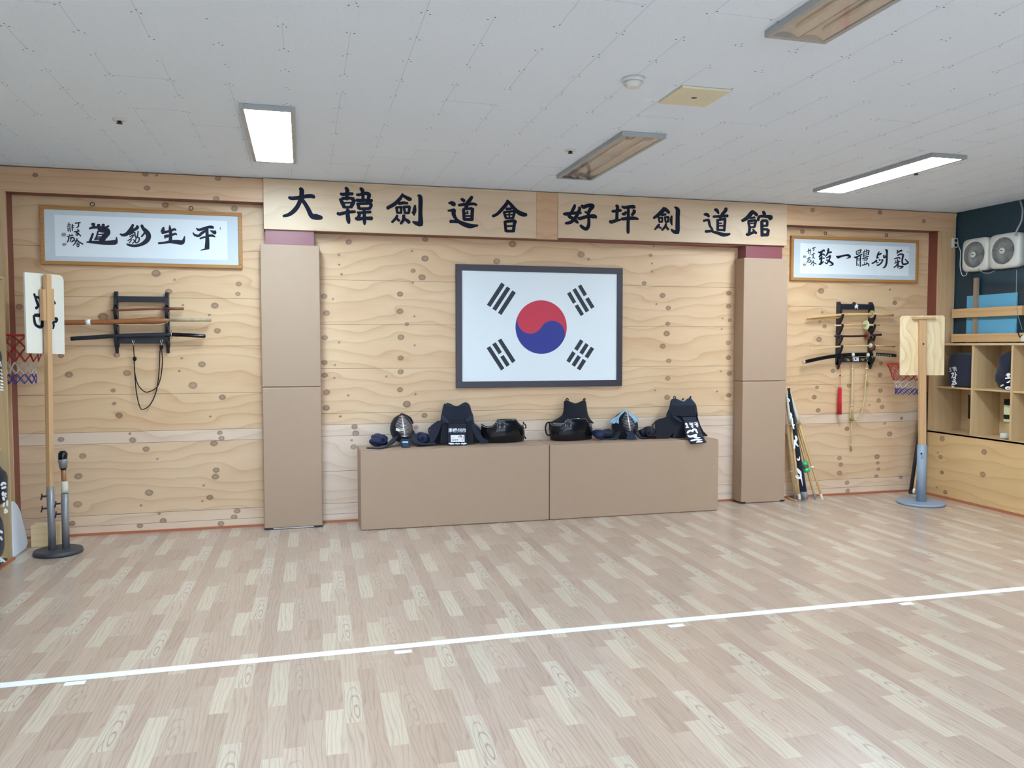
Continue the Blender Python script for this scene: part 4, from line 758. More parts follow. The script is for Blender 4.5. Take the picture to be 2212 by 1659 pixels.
mk('blade', MB().tube(curve3(p), .0115, 10), M_DARKWOOD, r); q = path(zr, [(1410, 785), (1695, 762)], YS); mk('handle', MB().tube(q, .0125, 10), M_DARKWOOD, r); guardd(r, p[-1], p[-1]-p[-2], .045, M_REDWOOD)
q2 = path(zr, [(1696, 762), (1725, 760)], YS); mk('end_cap', MB().tube(q2, [.014, .010], 10), M_HILT, r)
p = path(zr, [(268, 1065), (560, 1032), (850, 1003), (1150, 990), (1460, 982)], YS); r = tagged('wooden_sword', p[2], 'slim pale curved wooden sword with brown guard on the fourth rest of the right rack', 'wooden sword')
mk('blade', MB().tube(curve3(p), [.006]*4+[.0095]*21, 10, flat=(.7, 1)), M_PALEWOOD, r); q = path(zr, [(1460, 982), (1960, 1000)], YS); mk('handle', MB().tube(q, [.012, .0095], 10), M_PALEWOOD, r)
guardd(r, onY(*zr(1500, 983), YS), q[1]-q[0], .050, M_REDWOOD); mk('guard_collar', MB().lathe([(.020, -.012), (.026, 0), (.020, .012)], onY(*zr(1478, 983), YS), q[1]-q[0], 20), M_HILT, r)
p = path(zr, [(160, 1310), (500, 1235), (850, 1180), (1200, 1160), (1520, 1152)], YS-.004); r = tagged('sheathed_sword', p[2], 'black sheathed sword with wrapped hilt on the lowest rest of the right rack', 'sword')
mk('scabbard', MB().tube(curve3(p), .0195, 14, flat=(.6, 1)), M_LACQUER, r); q = path(zr, [(132, 1318), (175, 1308)], YS-.004); mk('scabbard_end', MB().tube(q, .0205, 12), M_CHROME, r)
q = path(zr, [(1545, 1150), (1700, 1158), (1850, 1170), (1975, 1182)], YS-.004); mk('hilt', MB().tube(q, [.0165, .0155, .016, .017], 12), M_BLACKCLOTH, r)
b = MB()
for k in range(9):
    t = k/8; c = onY(*zr(1580+300*t, 1162+15*t), YS-.022); b.add([c+np.array([.008, 0, 0]), c+np.array([0, 0, .006]), c+np.array([-.008, 0, 0]), c+np.array([0, 0, -.006])], [(0, 1, 2, 3)])
mk('hilt_wrapping', b, M_GREYLETTER, r, recalc=False); guardd(r, onY(*zr(1530, 1152), YS-.004), q[1]-q[0], .040, M_HORN)
# red tassel
z4 = zm(1800, 780, 7.54)
p = path(z4, [(108, 42), (112, 140), (112, 237), (112, 330), (110, 425)], -.062); r = tagged('red_tassel', p[-1], 'long red tassel hanging from the right rack', 'tassel')
mk('string', MB().tube(p, .002, 6), M_RED, r); mk('bead', MB().ell(p[2], (.011, .009, .009), 10, 6), M_DARKWOOD, r)
p = path(z4, [(108, 428), (106, 470), (102, 640), (98, 868)], -.062); mk('fringe', MB().tube(p, [.020, .025, .026, .030], 14, flat=(1, .7)), M_RED, r)
# cream cord
p0 = onY(*z4(318, 60), -.066); r = tagged('knotted_cord', p0, 'cream knotted cord with olive tassels hanging below the right rack', 'cord')
hook(r, zr, 1130, 1215, 1330, -.068); hook(r, zr, 1415, 1205, 1330, -.068)
A = [(318, 40), (316, 120), (315, 300), (306, 600), (302, 700)]; A2 = [(300, 700), (275, 860), (300, 960), (335, 945)]
B = [(552, 35), (546, 130), (545, 245), (530, 310), (515, 530), (480, 790), (440, 900), (390, 960), (335, 945)]
mk('cord', MB().tube(curve3(path(z4, A, -.052)), [.006]*5+[.012]*8+[.007]*4, 8).tube(curve3(path(z4, A2, -.05)), .004, 8).tube(curve3(path(z4, B, -.052)), [.006]*8+[.011]*5+[.0065]*20, 8), M_CREAM, r)
for q, s in (((316, 128), 1), ((545, 125), 1.1), ((545, 247), 1.2), ((306, 718), 1.1), ((290, 1365), .8), ((300, 775), .8)): mk('knot', MB().ell(onY(*z4(*q), -.052), (.018*s, .014*s, .013*s), 12, 8), M_CREAM, r)
mk('tassel', MB().tube(path(z4, [(305, 830), (303, 900), (302, 975)], -.050), [.014, .020, .030], 14, flat=(1, .6)), M_TASSEL, r)
mk('thin_cord', MB().tube(path(z4, [(298, 960), (292, 1150), (290, 1360)], -.048), .004, 6), M_CREAM, r)
mk('tassel', MB().tube(path(z4, [(288, 1375), (290, 1430), (294, 1465)], -.046), [.010, .014, .016], 12, flat=(1, .6)), M_TASSEL, r)
for q in ((1135, 1165), (1432, 1165)): mk('end_knob', MB().ell(onY(*zr(*q), -.104), (.019, .013, .022), 14, 10), M_HILT, r)
mk('side_bead', MB().ell(onY(*z4(548, 372), -.04), (.018, .014, .026), 12, 8), M_TASSEL, r)

# ================================================================ CABINETS ALONG THE SIDE WALLS
XF = 6.44; CZ0, CZM, CZT = .686, 1.152, 1.588
RK = []
for q in ((1613, 772, 1.2), (1920, 870, 1.2), (1600, 907, 1), (1610, 1020, .9), (1910, 1035, 1.2), (1635, 1165, 1), (1580, 875, .5), (1572, 1130, .4)):
    p = onX(1560+q[0]/3.393, 720+q[1]/3.393, XF); RK.append((p[1], p[2], .024*q[2]))
def right_cabinet():
    ye = -4.6; yb = -.19; r = root('cubby_cabinet', (6.6, -2.2, 0), 'pine cubbyhole cabinet along the right wall with a knotty base panel', 'cabinet'); t = .018
    mk('base_box', MB().box(XF+.004, XR-.012, ye, yb, .02, CZ0-t), M_SHELF, r)
    o = panel('base_panel', [(ye, yb, .02, CZ0-.001, 0)], RK, XF, [M_PLYY, M_DARK], gap=0, axis='X', backing=False); o.parent = r; o.location = (-6.6, 2.2, 0)
    mk('end_panel', MB().box(XF, XR-.012, yb-.09, yb, CZ0, CZT), M_SHELF, r)
    mk('bottom_shelf', MB().box(XF, XR-.012, ye, yb, CZ0-t, CZ0), M_SHELFY, r); mk('top_panel', MB().box(XF-.006, XR-.04, ye, yb, CZT, CZT+.022), M_SHELFY, r)
    ys = [-.762-.461*k for k in range(9)]
    for k, y in enumerate(ys): mk('divider', MB().box(XF+.001, XR-.012, y-.011, y+.011, CZ0, CZT), M_SHELF, r)
    mk('middle_shelf', MB().box(XF+.012, XR-.012, ye, yb-.09, CZM-.009, CZM+.009), M_SHELFY, r); mk('back_panel', MB().box(XR-.011, XR-.003, ye, yb, .02, CZT), M_SHELFY, r)
M_PLYY = wood('pine_plywood_side', (220, 188, 138), (188, 146, 98), freq=8, axis='Y', amp=0.13, knots=True, contrast=0.8)
M_SHELFY = wood('shelf_ply_lengthwise', (206, 178, 136), (176, 142, 100), freq=10, amp=0.07, axis='Y', contrast=0.6)
right_cabinet()
mk('baseboard_right', MB().box(XF-.022, XF-.001, -4.6, -.165, 0, .018), M_ORANGE, kind='structure')
mk('baseboard_left', MB().box(-2.105, -2.085, -4.6, -.69, 0, .018), M_ORANGE, kind='structure')
def left_cabinet():
    r = root('cubby_cabinet', (-2.28, -2.6, 0), 'tall pine shelf unit along the left wall with navy kendo bags', 'cabinet'); x0, x1, ya, yb = -2.448, -2.107, -4.6, -.68; t = .018
    mk('end_panel', MB().box(x0, x1, yb-t, yb, 0, 2.07), M_SHELF, r); mk('end_panel', MB().box(x0, x1, ya, ya+t, 0, 2.07), M_SHELF, r)
    for z in (.03, .415, .833, 1.25, 1.667): mk('shelf', MB().box(x0+.008, x1-.05, ya+t, yb-t, z-t, z), M_SHELFY, r)
    mk('top_panel', MB().box(x0, x1, ya, yb, 2.0705, 2.0885), M_SHELFY, r); mk('back_panel', MB().box(x0, x0+.006, ya+t, yb-t, 0, 2.07), M_SHELFY, r)
    for k in range(1, 8):
        y = yb-.485*k; mk('divider', MB().box(x0+.008, x1-.002, y-t, y, .031, 2.07), M_SHELF, r)
left_cabinet()
# ---- cloth bags
def super_bag(mb, c, h, e=.5, nz=18, n=28, fn=None):
    sg = lambda a: math.copysign(abs(a)**e, a); vs = []
    for i in range(nz+1):
        p = -math.pi/2+math.pi*i/nz
        for j in range(n):
            q = 2*math.pi*j/n; d = np.array([sg(math.cos(p))*sg(math.cos(q)), sg(math.cos(p))*sg(math.sin(q)), sg(math.sin(p))])
            g = fn(d, q, i/nz) if fn else np.zeros(3); vs.append(np.array(c)+np.array(h)*d+g)
    mb.add(vs, [(i*n+j, i*n+(j+1) % n, (i+1)*n+(j+1) % n, (i+1)*n+j) for i in range(nz) for j in range(n)], 0, True); return mb
def fold(seed, a): 
    rs = random.Random(seed); k = [(rs.uniform(2, 6), rs.uniform(3, 9), rs.uniform(0, 6)) for _ in range(4)]
    return lambda d, q, t: d*a*sum(math.sin(x*q+y*t*3+z) for x, y, z in k)/4*max(.15, math.sin(math.pi*t))
zk = zm(2000, 720, 6.637)
r = root('kendo_bag', (6.62, -.60, CZM+.01), 'rounded navy bag with grey lettering in the first upper cubbyhole of the right cabinet', 'bag')
mk('bag_body', super_bag(MB(), (6.610, -.578, CZM+.186), (.166, .164, .174), .26, fn=lambda d, q, t: fold(1, .005)(d, q, t)+np.array([0, -.02*max(0, d[2]), 0])), M_NAVY, r)
b = MB(); fx = 6.437; tb = lambda x, y: onX(*zk(x, y), fx)
strokes(b, '365,580,16 395,570,18 380,620,16 368,640,14; 420,560,16 425,625,16; 425,590,12 445,598,14; 390,640,16 410,630,16 425,645,16 410,660,16 392,655,14; 378,690,16 425,680,16 400,700,14 382,722,14; 408,695,14 438,712,16; 370,735,14 440,722,14; 405,730,12 402,745,12; 372,752,18 385,768,20 405,765,16', tb)
mk('white_lettering', b, M_WHITE, r, recalc=False)
b = strokes(MB(), '335,500,10 365,495,12; 340,520,10 362,515,10; 332,548,10 370,540,12; 350,500,8 352,545,8; 380,490,12 430,485,12; 385,510,12 425,500,14; 395,530,14 435,520,14; 405,485,10 410,545,12; 430,490,10 438,540,12', tb)
mk('grey_lettering', b, M_GREYLETTER, r, recalc=False)
r = root('kendo_bag', (6.62, -1.12, CZM+.01), 'navy bag with bold white lettering in the second upper cubbyhole of the right cabinet', 'bag')
mk('bag_body', super_bag(MB(), (6.60, -1.10, CZM+.195), (.150, .100, .183), .7, fn=lambda d, q, t: fold(2, .015)(d, q, t)+np.array([0, .05*max(0, -d[2]), 0])), M_NAVY, r)
tb2 = lambda x, y: onX(*zk(x, y), 6.444)
mk('white_lettering', strokes(MB(), '1160,580,12 1200,575,14; 1150,598,14 1210,590,14; 1165,612,12 1190,605,12 1195,622,12 1170,625,12; 1178,630,10 1178,640,10; 1140,645,16 1212,640,14; 1205,680,14 1185,700,18 1160,705,14; 1140,785,20 1170,770,20 1205,775,18 1205,795,18 1165,800,18 1140,785,16', tb2), M_WHITE, r, recalc=False)
mk('tie_ribbon', strokes(MB(), '1070,760,16 1095,745,24 1118,740,14', tb2), M_GREYLETTER, r, recalc=False)
r = root('storage_box', (6.69, -.64, CZ0), 'black box on a wooden stand in the first lower cubbyhole of the right cabinet', 'box')
mk('box_body', MB().box(6.615, 6.765, -.738, -.540, .836, 1.05), M_BLACKCLOTH, r, bevel=.004); mk('lid', MB().box(6.612, 6.768, -.741, -.537, 1.0505, 1.08), M_BLACK, r, bevel=.003); mk('wooden_stand', MB().box(6.63, 6.76, -.735, -.56, CZ0+.001, .8355), M_SHELF, r)
r = root('striped_bundle', (6.68, -1.10, CZ0), 'black and pale green striped bundle on a carton in the second lower right cubbyhole', 'bundle')
b = MB()
for za, zb, m_ in ((.846, .872, 1), (.8725, .915, 0), (.9155, 1.01, 1), (1.0105, 1.065, 0)): b.box(6.60, 6.76, -1.200, -.990, za, zb, m_)
mk('bundle_body', b, [M_BLACKCLOTH, M_JADE], r, bevel=.004); mk('carton', MB().box(6.62, 6.75, -1.19, -1.01, CZ0+.001, .8455), M_SHELF, r)
mk('white_packet', super_bag(MB(), (6.55, -1.075, CZ0+.0305), (.045, .040, .029), .5), M_PLASTIC, label='small white packet lying in the second lower cubbyhole of the right cabinet', cat='packet')
# bags in the left shelf
def lbag(name, c, h, mat, label, seed, txt=None, e=.55, xs=None, group=None):
    r = root(name, (c[0], c[1], c[2]-h[2]), label, 'bag', group); mk('bag_body', super_bag(MB(), c, h, e, fn=fold(seed, .012)), mat, r)
    if txt: mk('white_lettering', strokes(MB(), txt, lambda x, y: onX(*zl0(x, y), xs)), M_WHITE, r, recalc=False)
    return r
zl0 = zm(0, 740, 3.191)
lbag('kendo_bag', (-2.250, -.885, 1.25+.186), (.150, .155, .185), M_NAVYDARK, 'navy bag with white lettering on the middle shelf of the left unit', 3,
     '2,130,6 8,165,8; 3,185,7 12,195,8; 0,210,8 16,220,9; 4,235,8 18,245,8; 2,262,8 20,268,9; 6,285,9 22,290,9; 3,305,9 20,312,10; 0,325,10 24,328,9', xs=-2.086)
r = lbag('kendo_bag', (-2.250, -.862, .415+.157), (.158, .155, .156), M_NAVYDARK, 'navy bag with bold white lettering on the second shelf of the left unit', 4,
     '8,985,16 22,968,18 40,975,16; 12,1005,14 40,995,18; 22,1030,14 20,1050,18 42,1040,16; 36,1058,14 42,1062,14; 22,1065,16 28,1085,18; 50,1090,14 50,1125,14; 30,1105,12 24,1130,12; 34,1150,22 45,1165,22 30,1172,16', xs=-2.080)
mk('drawstring_top', MB().lathe([(.07, .70), (.085, .73), (.095, .76), (.100, .80), (.085, .805)], (-2.25, -.90, 0), n=24), M_PURPLE, r)
lbag('kendo_bag', (-2.245, -.945, .031+.185), (.150, .150, .184), M_NAVYDARK, 'black bag with white marks on the lowest shelf of the left unit', 5, '0,1300,18 16,1310,16; 2,1340,16 14,1360,14', xs=-2.084)
b = MB(); b.grid(lambda u, v: (-2.25+.165*u, -1.15+.30*v, .047+.03*math.sin(5*u+2*v)*(1-u)+.035*(1-u)), 10, 10)
r = root('cloth_name_cover', (-2.1, -.97, .02), 'dark cloth with a white stroke hanging out of the left unit near the floor', 'cloth'); mk('cloth', b, M_NAVYDARK, r, solid=.008, recalc=False)
mk('white_stroke', strokes(MB(), '0,1490,24 20,1500,16 36,1512,10; 4,1512,10 22,1500,10', lambda x, y: onZ(*zl0(x, y), .062)), M_WHITE, r, recalc=False)
r = root('storage_box', (-2.28, -.95, 2.09), 'black case lying on top of the left shelf unit', 'case'); mk('case_body', MB().box(-2.42, -2.112, -1.30, -.775, 2.0895, 2.26), M_BLACKCLOTH, r, bevel=.02); mk('lid_seam', MB().box(-2.42, -2.1105, -1.30, -.7735, 2.20, 2.206), M_DARKMETAL, r)
# ---- block and foam board in the left corner
r = root('timber_block', (-1.99, -.28, 0), 'short pale timber block on the floor behind the left hoop stand', 'block')
mk('block', MB().box(-2.083, -1.900, -.345, -.205, .001, .170), M_BLOCK, r, bevel=.003)
mk('side_board', MB().box(-1.8985, -1.872, -.34, -.10, .001, .178), M_BLOCK, r, bevel=.002)
pf = [(29, 1203), (56, 1187), (61, 1172), (44, 1103), (38, 1091), (31, 1083), (26, 1084)]
P = [onX(x, y, -2.105-.03*(1203-y)/120) for x, y in pf]; P[0][2] = P[1][2] = .003
mk('foam_board', MB().prism([p+np.array([-.016, 0, 0]) for p in P], (.016, 0, 0)), M_FOAM, label='white foam panel with rounded top leaning between left shelf unit and back wall', cat='board', bevel=.003)

# ================================================================ RIGHT WALL: WINDOW RECESS, FANS, PLANKS
mk('window_1', MB().box(XR-.006, XR-.001, -1.18, -.20, 1.62, 2.34), pbr('night_window_glass', (30, 54, 66), 0.12, spec=0.5, var=0.02), kind='structure')
mk('foam_board', MB().box(XR-.024, XR-.008, -.945, -.333, 1.612, 2.105), M_BLUEBOARD, label='pale blue board standing behind the timber rails on the right wall', cat='board', bevel=.002)
mk('timber_batten', MB().box(XR-.050, XR-.0245, -.492, -.440, 1.612, 2.285), M_GREYWOOD, label='upright grey timber batten in front of the pale blue board', cat='batten', bevel=.002)
mk('timber_rail', MB().box(XR-.082, XR-.0505, -1.062, -.195, 1.878, 1.972), M_PINEY, label='upper horizontal timber rail across the pale blue board on the right wall', cat='rail', bevel=.003)
mk('timber_rail', MB().box(XR-.082, XR-.0505, -2.2, -.195, 1.622, 1.708), M_PINEY, label='lower horizontal timber rail resting just above the right cabinet', cat='rail', bevel=.003)
def fan(y0, y1, z0, z1, label):
    yc, zc = (y0+y1)/2, (z0+z1)/2; hy, hz = (y1-y0)/2, (z1-z0)/2; r = root('ventilation_fan', (XR, yc, zc), label, 'fan', 'fans on the right wall')
    sg = lambda a, e: math.copysign(abs(a)**e, a); ring = lambda s, x, e=.32: [(x, yc+hy*s*sg(math.cos(2*math.pi*j/48), e), zc+hz*s*sg(math.sin(2*math.pi*j/48), e)) for j in range(48)]
    circ = lambda rad, x: [(x, yc+rad*math.cos(2*math.pi*j/48), zc+rad*1.0*math.sin(2*math.pi*j/48)) for j in range(48)]
    R = .131; rings = [ring(1, XR-.003), ring(1, XR-.070), ring(.96, XR-.086), circ(R+.010, XR-.100), circ(R, XR-.097), circ(R, XR-.060)]
    vs = [p for q in rings for p in q]; n = 48
    mk('housing', MB().add(vs, [(i*n+j, i*n+(j+1) % n, (i+1)*n+(j+1) % n, (i+1)*n+j) for i in range(5) for j in range(n)]+[tuple(range(n))], 0, True), M_PLASTIC, r)
    mk('fan_blades', MB().add(circ(R-.002, XR-.062), [tuple(range(n))]), M_FANDARK, r, recalc=False)
    b = MB()
    for k in range(4):
        a = math.pi/2*k+.4; b.add([(XR-.066, yc+.03*math.cos(a), zc+.03*math.sin(a)), (XR-.072, yc+.118*math.cos(a-.25), zc+.118*math.sin(a-.25)), (XR-.064, yc+.118*math.cos(a+.65), zc+.118*math.sin(a+.65)), (XR-.064, yc+.03*math.cos(a+.9), zc+.03*math.sin(a+.9))], [(0, 1, 2, 3)])
    mk('impeller', b, M_FANGREY, r, solid=.003, recalc=False)
    b = MB()
    for k in range(72):
        a = 2*math.pi*k/72; b.tube([(XR-.104, yc+.030*math.cos(a), zc+.030*math.sin(a)), (XR-.107, yc+.085*math.cos(a), zc+.085*math.sin(a)), (XR-.098, yc+R*math.cos(a), zc+R*math.sin(a))], .0025, 5)
    for rad in (.055, .085, .112): b.tube([(XR-.105+.0005*k*0, yc+rad*math.cos(k*math.pi/24), zc+rad*math.sin(k*math.pi/24)) for k in range(49)], .0015, 5)
    mk('grille', b, M_FANGREY, r)
    mk('hub', MB().lathe([(.032, .102), (.031, .110), (.024, .115)], (XR, yc, zc), (-1, 0, 0), 28), M_PLASTIC, r)
    mk('hub_mark', MB().box(XR-.1160, XR-.1152, yc-.014, yc+.014, zc-.003, zc+.003).box(XR-.1160, XR-.1152, yc-.004, yc+.010, zc+.0032, zc+.006), M_FLAGBLACK, r)
    p = [(XR-.110, yc-.002, zc-.03), (XR-.112, yc-.004, zc-.09), (XR-.100, yc-.006, z0+.03)]; mk('pull_cord', MB().tube(p, .0018, 5), M_STRING, r)
fan(-.652, -.318, 2.350, 2.688, 'square white wall fan nearer the corner of the right wall'); fan(-1.022, -.657, 2.347, 2.690, 'square white wall fan farther from the corner beside the other fan')
r = root('wall_socket', (6.752, -.165, 2.63), 'white double wall socket with cord on the corner post', 'socket')
mk('socket_box', MB().box(6.722, 6.782, -.178, -.1505, 2.628, 2.730), M_PLASTIC, r, bevel=.003)
for z in (2.655, 2.703): mk('outlet_hole', MB().lathe([(.018, 0), (.018, .001)], (6.756, -.1784, z), (0, -1, 0), 20), M_DARKMETAL, r)
mk('supply_cord', MB().tube(curve3([onY(2067, 462, -.158), onY(2062, 480, -.158), onY(2058, 497, -.158), onY(2058.5, 515, -.158)]), .0045, 7), M_CREAM, r)
mk('plug_cord', MB().tube(curve3([np.array([6.775, -.184, 2.705]), onX(2070, 530, 6.70), onX(2075, 545, 6.68), onX(2074, 575, 6.68), onX(2079, 595, 6.68), onX(2087, 594, 6.69), onX(2089, 588, 6.70)]), .0035, 7), M_PLASTIC, r)
mk('cable', MB().tube(curve3([onX(2204, 434, 6.70), onX(2209, 455, 6.68), onX(2206, 478, 6.68), onX(2197, 497, 6.672), onX(2194, 509, 6.672)]), [.008, .008, .009, .010, .012], 8), M_FANGREY, label='thick grey cable hanging from the ceiling past the fans', cat='cable')
mk('cable', MB().tube(curve3([onX(2112, 580, 6.668), onX(2122, 588, 6.66), onX(2136, 590, 6.66), onX(2148, 585, 6.66)]), .0032, 6), M_STRING, label='thin pale cord sagging below the two fans', cat='cable')
mk('string', MB().tube([onX(2196, 583, 6.70), onX(2195, 660, 6.70), onX(2199, 682, 6.70), onX(2208, 712, 6.70)], .0025, 6), M_STRING, label='thin pale string hanging below the fan farther from the corner', cat='string')
r = root('hanging_tag', onX(2209, 731, 6.70), 'small white tag on a black clip at the right edge above the cabinet', 'tag')
p = onX(2210, 731, 6.698); mk('tag', MB().box(p[0]-.004, p[0], p[1]-.03, p[1]+.020, p[2]-.03, p[2]+.03), M_PLASTIC, r); mk('clip', MB().tube([onX(2199, 719, 6.696), onX(2203, 728, 6.694), onX(2208, 724, 6.695)], .006, 6), M_BLACK, r)

# ================================================================ HOOP STANDS
def plane_pt(x, y, p0, n): d = ray(x, y); n = np.array(n); return CAM+d*(np.dot(np.array(p0)-CAM, n)/np.dot(d, n))
def hoop_parts(r, c, nrm, Rr, drop, rb=.55):
    c = np.array(c); up = np.array([0, 0, 1.0]); n = np.array(nrm)
    circ = lambda rad, dz, a: c+np.array([rad*math.cos(a), rad*math.sin(a), -dz])
    mk('hoop_ring', MB().tube([circ(Rr, 0, 2*math.pi*k/40) for k in range(41)], .007, 8), M_HOOP, r)
    b = MB(); b.tube([c-n*Rr, c-n*(Rr+.06)], .010, 8); b.tube([c-n*Rr+np.array([-n[1], n[0], 0])*.05, c-n*(Rr+.06)+np.array([-n[1], n[0], 0])*.05-up*.05], .006, 6); b.tube([c-n*Rr-np.array([-n[1], n[0], 0])*.05, c-n*(Rr+.06)-np.array([-n[1], n[0], 0])*.05-up*.05], .006, 6); mk('bracket', b, M_HOOP, r)
    lev = [0, .13, .26, .40, .55, .68, .80, .90, 1.0]; rad = lambda t: Rr*(1-(1-rb)*min(1, t*1.35)**.8); mats = [M_NETRED]*4+[M_NETWHITE]*2+[M_NETBLUE]*2; S = 12
    for nm, mt, rng in (('red_net', M_NETRED, range(0, 4)), ('white_net', M_NETWHITE, range(4, 6)), ('blue_net', M_NETBLUE, range(6, 8))):
        b = MB()
        for i in rng:
            for s in range(S):
                for sg in (-1, 1):
                    a0 = 2*math.pi*(s+.5*(i % 2))/S; a1 = a0+sg*math.pi/S; t0, t1 = lev[i], lev[i+1]
                    b.tube([circ(rad(t0), t0*drop, a0), circ(rad((t0+t1)/2)*.985, (t0+t1)/2*drop, (a0+a1)/2), circ(rad(t1), t1*drop, a1)], .0034, 5)
        mk(nm, b, mt, r)
def left_stand():
    C = np.array([-1.826, -.585, 0]); r = root('hoop_stand', tuple(C), 'left basketball hoop stand with white board, timber pole and two steel pipes', 'hoop stand')
    mk('base', MB().lathe([(.168, .001), (.172, .012), (.168, .030), (.155, .034)], C, n=48), M_BASEBLACK, r)
    p1, p2 = np.array([-1.862, -.60, .034]), np.array([-1.773, -.585, .034])
    q1 = mk('pipe', MB().tube([p1, p1+np.array([-.004, 0, .486])], .027, 20), M_METAL, r); q2 = mk('pipe', MB().tube([p2, p2+np.array([.002, 0, .424])], .0265, 20), M_METAL, r)
    for q, pp, zs in ((q1, p1, (.355, .448)), (q2, p2, (.305, .385))):
        for z in zs:
            c = pp+np.array([-.026, -.012, z-.034]); b = MB().tube([c, c+np.array([-.03, -.012, 0])], .007, 8); e = c+np.array([-.03, -.012, 0]); b.tube([e+np.array([0, .008, .02]), e, e+np.array([-.004, -.008, -.026])], .005, 6); mk('wing_bolt', b, M_DARKMETAL, q)
    nv = np.array([.94, -.342, 0]); dv = np.array([.342, .94, 0]); pc = p1+np.array([-.004, 0, .0]); top = onY(102, 593, -.60)
    ax = np.array([top[0], top[1], top[2]])-np.array([pc[0], pc[1], .50]); mid = (np.array([top[0], top[1], top[2]])+np.array([pc[0], pc[1], .50]))/2
    mk('pole', MB().obox(mid, nv*.016, dv*.026, ax/2), M_POLE, r, bevel=.002)
    bp = mid-nv*.027; bp[2] = 0
    cs = [plane_pt(x, y, bp, nv) for x, y in ((53, 588), (128, 594), (135, 598), (137.5, 606), (140, 765), (58, 763))]
    mk('backboard', MB().prism(cs, -nv*.012), M_WHITEBOARD, r)
    zb = zm(0, 560, 6.9125); bf = bp+nv*.0012
    mk('black_lettering', strokes(MB(), '510,515,32 535,590,34 560,660,40 570,700,40 535,735,46; 535,560,34 620,585,44; 600,590,44 618,700,34; 505,840,36 530,975,42 610,1018,48; 515,835,48 640,838,60; 632,845,46 640,960,60 610,1020,46; 790,615,40 818,665,44; 790,885,34 845,890,46 835,930,42 795,935,30; 795,935,34 802,995,32 792,1042,20', lambda x, y: plane_pt(*zb(x, y), bf, nv)), M_INK, r, recalc=False)
    cb = [plane_pt(*zb(x, y), bp+nv*.0, nv) for x, y in ((612, 440), (790, 440), (800, 915), (622, 915))]
    mk('clamp_block', MB().prism(cb, nv*.009), M_POLE, r)
    c3 = [plane_pt(*zb(x, y), bp+nv*.04, nv) for x, y in ((640, 450), (700, 450), (712, 915), (655, 915))]; mk('clamp_block', MB().prism(c3, -nv*.03), M_POLE, r)
    bc = np.mean(cs, 0); c = bc-nv*.265; c[2] = 1.665; hoop_parts(r, c, -nv, .195, .37)
    s = root('striking_stick', tuple(p2+np.array([0, 0, .42])), 'brown stick with padded black head standing in a pipe of the left stand', 'stick')
    g = np.array([p2[0]+.002, p2[1], 0]); Z = lambda z, dx=0: g+np.array([dx, 0, z])
    mk('shaft', MB().tube([Z(.462), Z(.66, -.006)], .0175, 12), M_LEATHER, s); mk('tape_wrap', MB().tube([Z(.464), Z(.49), Z(.545, .0), Z(.552)], [.024, .026, .024, .02], 14), M_HILT, s)
    mk('padded_head', MB().tube([Z(.640, -.006), Z(.66, -.006), Z(.73, -.008), Z(.765, -.006), Z(.785, -.006)], [.020, .026, .032, .033, .018], 16), M_LACQUER, s)
    mk('silver_tape', MB().tube([Z(.655, -.006), Z(.70, -.007), Z(.722, -.008)], [.0275, .032, .0335], 16), M_METAL, s)
M_WHITEBOARD = wood('white_washed_board', (232, 228, 216), (214, 206, 190), freq=10, amp=.05, axis='Z', contrast=.5)
left_stand()
def right_stand():
    C = np.array([5.985, -.63, 0]); r = root('hoop_stand', tuple(C), 'right basketball hoop stand with plywood board, timber pole and blue grey base', 'hoop stand')
    mk('base', MB().lathe([(.215, .001), (.222, .008), (.222, .020), (.214, .026)], C, n=56), M_GREYBLUE, r)
    mk('pipe', MB().tube([C+np.array([0, 0, .026]), C+np.array([.002, 0, .595])], .0445, 24), M_GREYBLUE, r)
    p = onY(1989, 870, -.678); q = onY(1992, 885, -.678); mk('bolt', MB().lathe([(.010, 0), (.010, .006)], onY(1990, 980, -.674), (0, -1, 0), 12), M_DARKMETAL, r); mk('release_lever', MB().tube([onY(1993, 978, -.680), onY(1991, 992, -.680)], .0035, 6), M_STRING, r)
    n = np.array([-math.sin(YAW), -math.cos(YAW), 0]); d = np.array([math.cos(YAW), -math.sin(YAW), 0])
    a = C+np.array([.002, 0, .56]); t = onY(1992, 692, -.63); mid = (a+t)/2
    mk('pole', MB().obox(mid, d*.034, n*.018, (t-a)/2), M_POLE, r, bevel=.003)
    bp = t-n*.0195
    cs = [plane_pt(x, y, bp, n) for x, y in ((1945, 686.5), (1949.5, 682), (2037, 681.5), (2041, 685), (2039.5, 810.5), (1944, 810.5))]
    mk('backboard', MB().prism(cs, -n*.012), M_BOARD, r)
    cs2 = [plane_pt(x, y, bp, n) for x, y in ((1970, 685), (2018, 684), (2018, 688.5), (1970, 690))]; mk('cross_batten', MB().prism(cs2, n*.035), M_POLE, r, bevel=.002)
    pk = plane_pt(1994.7, 743, bp+n*.0385, n); mk('bolt', MB().lathe([(.009, 0), (.009, .002)], pk, n, 12), M_DARK, r)
    c = np.mean(cs, 0)-n*.262; c[2] = 1.395; c[0] -= .02; hoop_parts(r, c, -n, .195, .31)
right_stand()

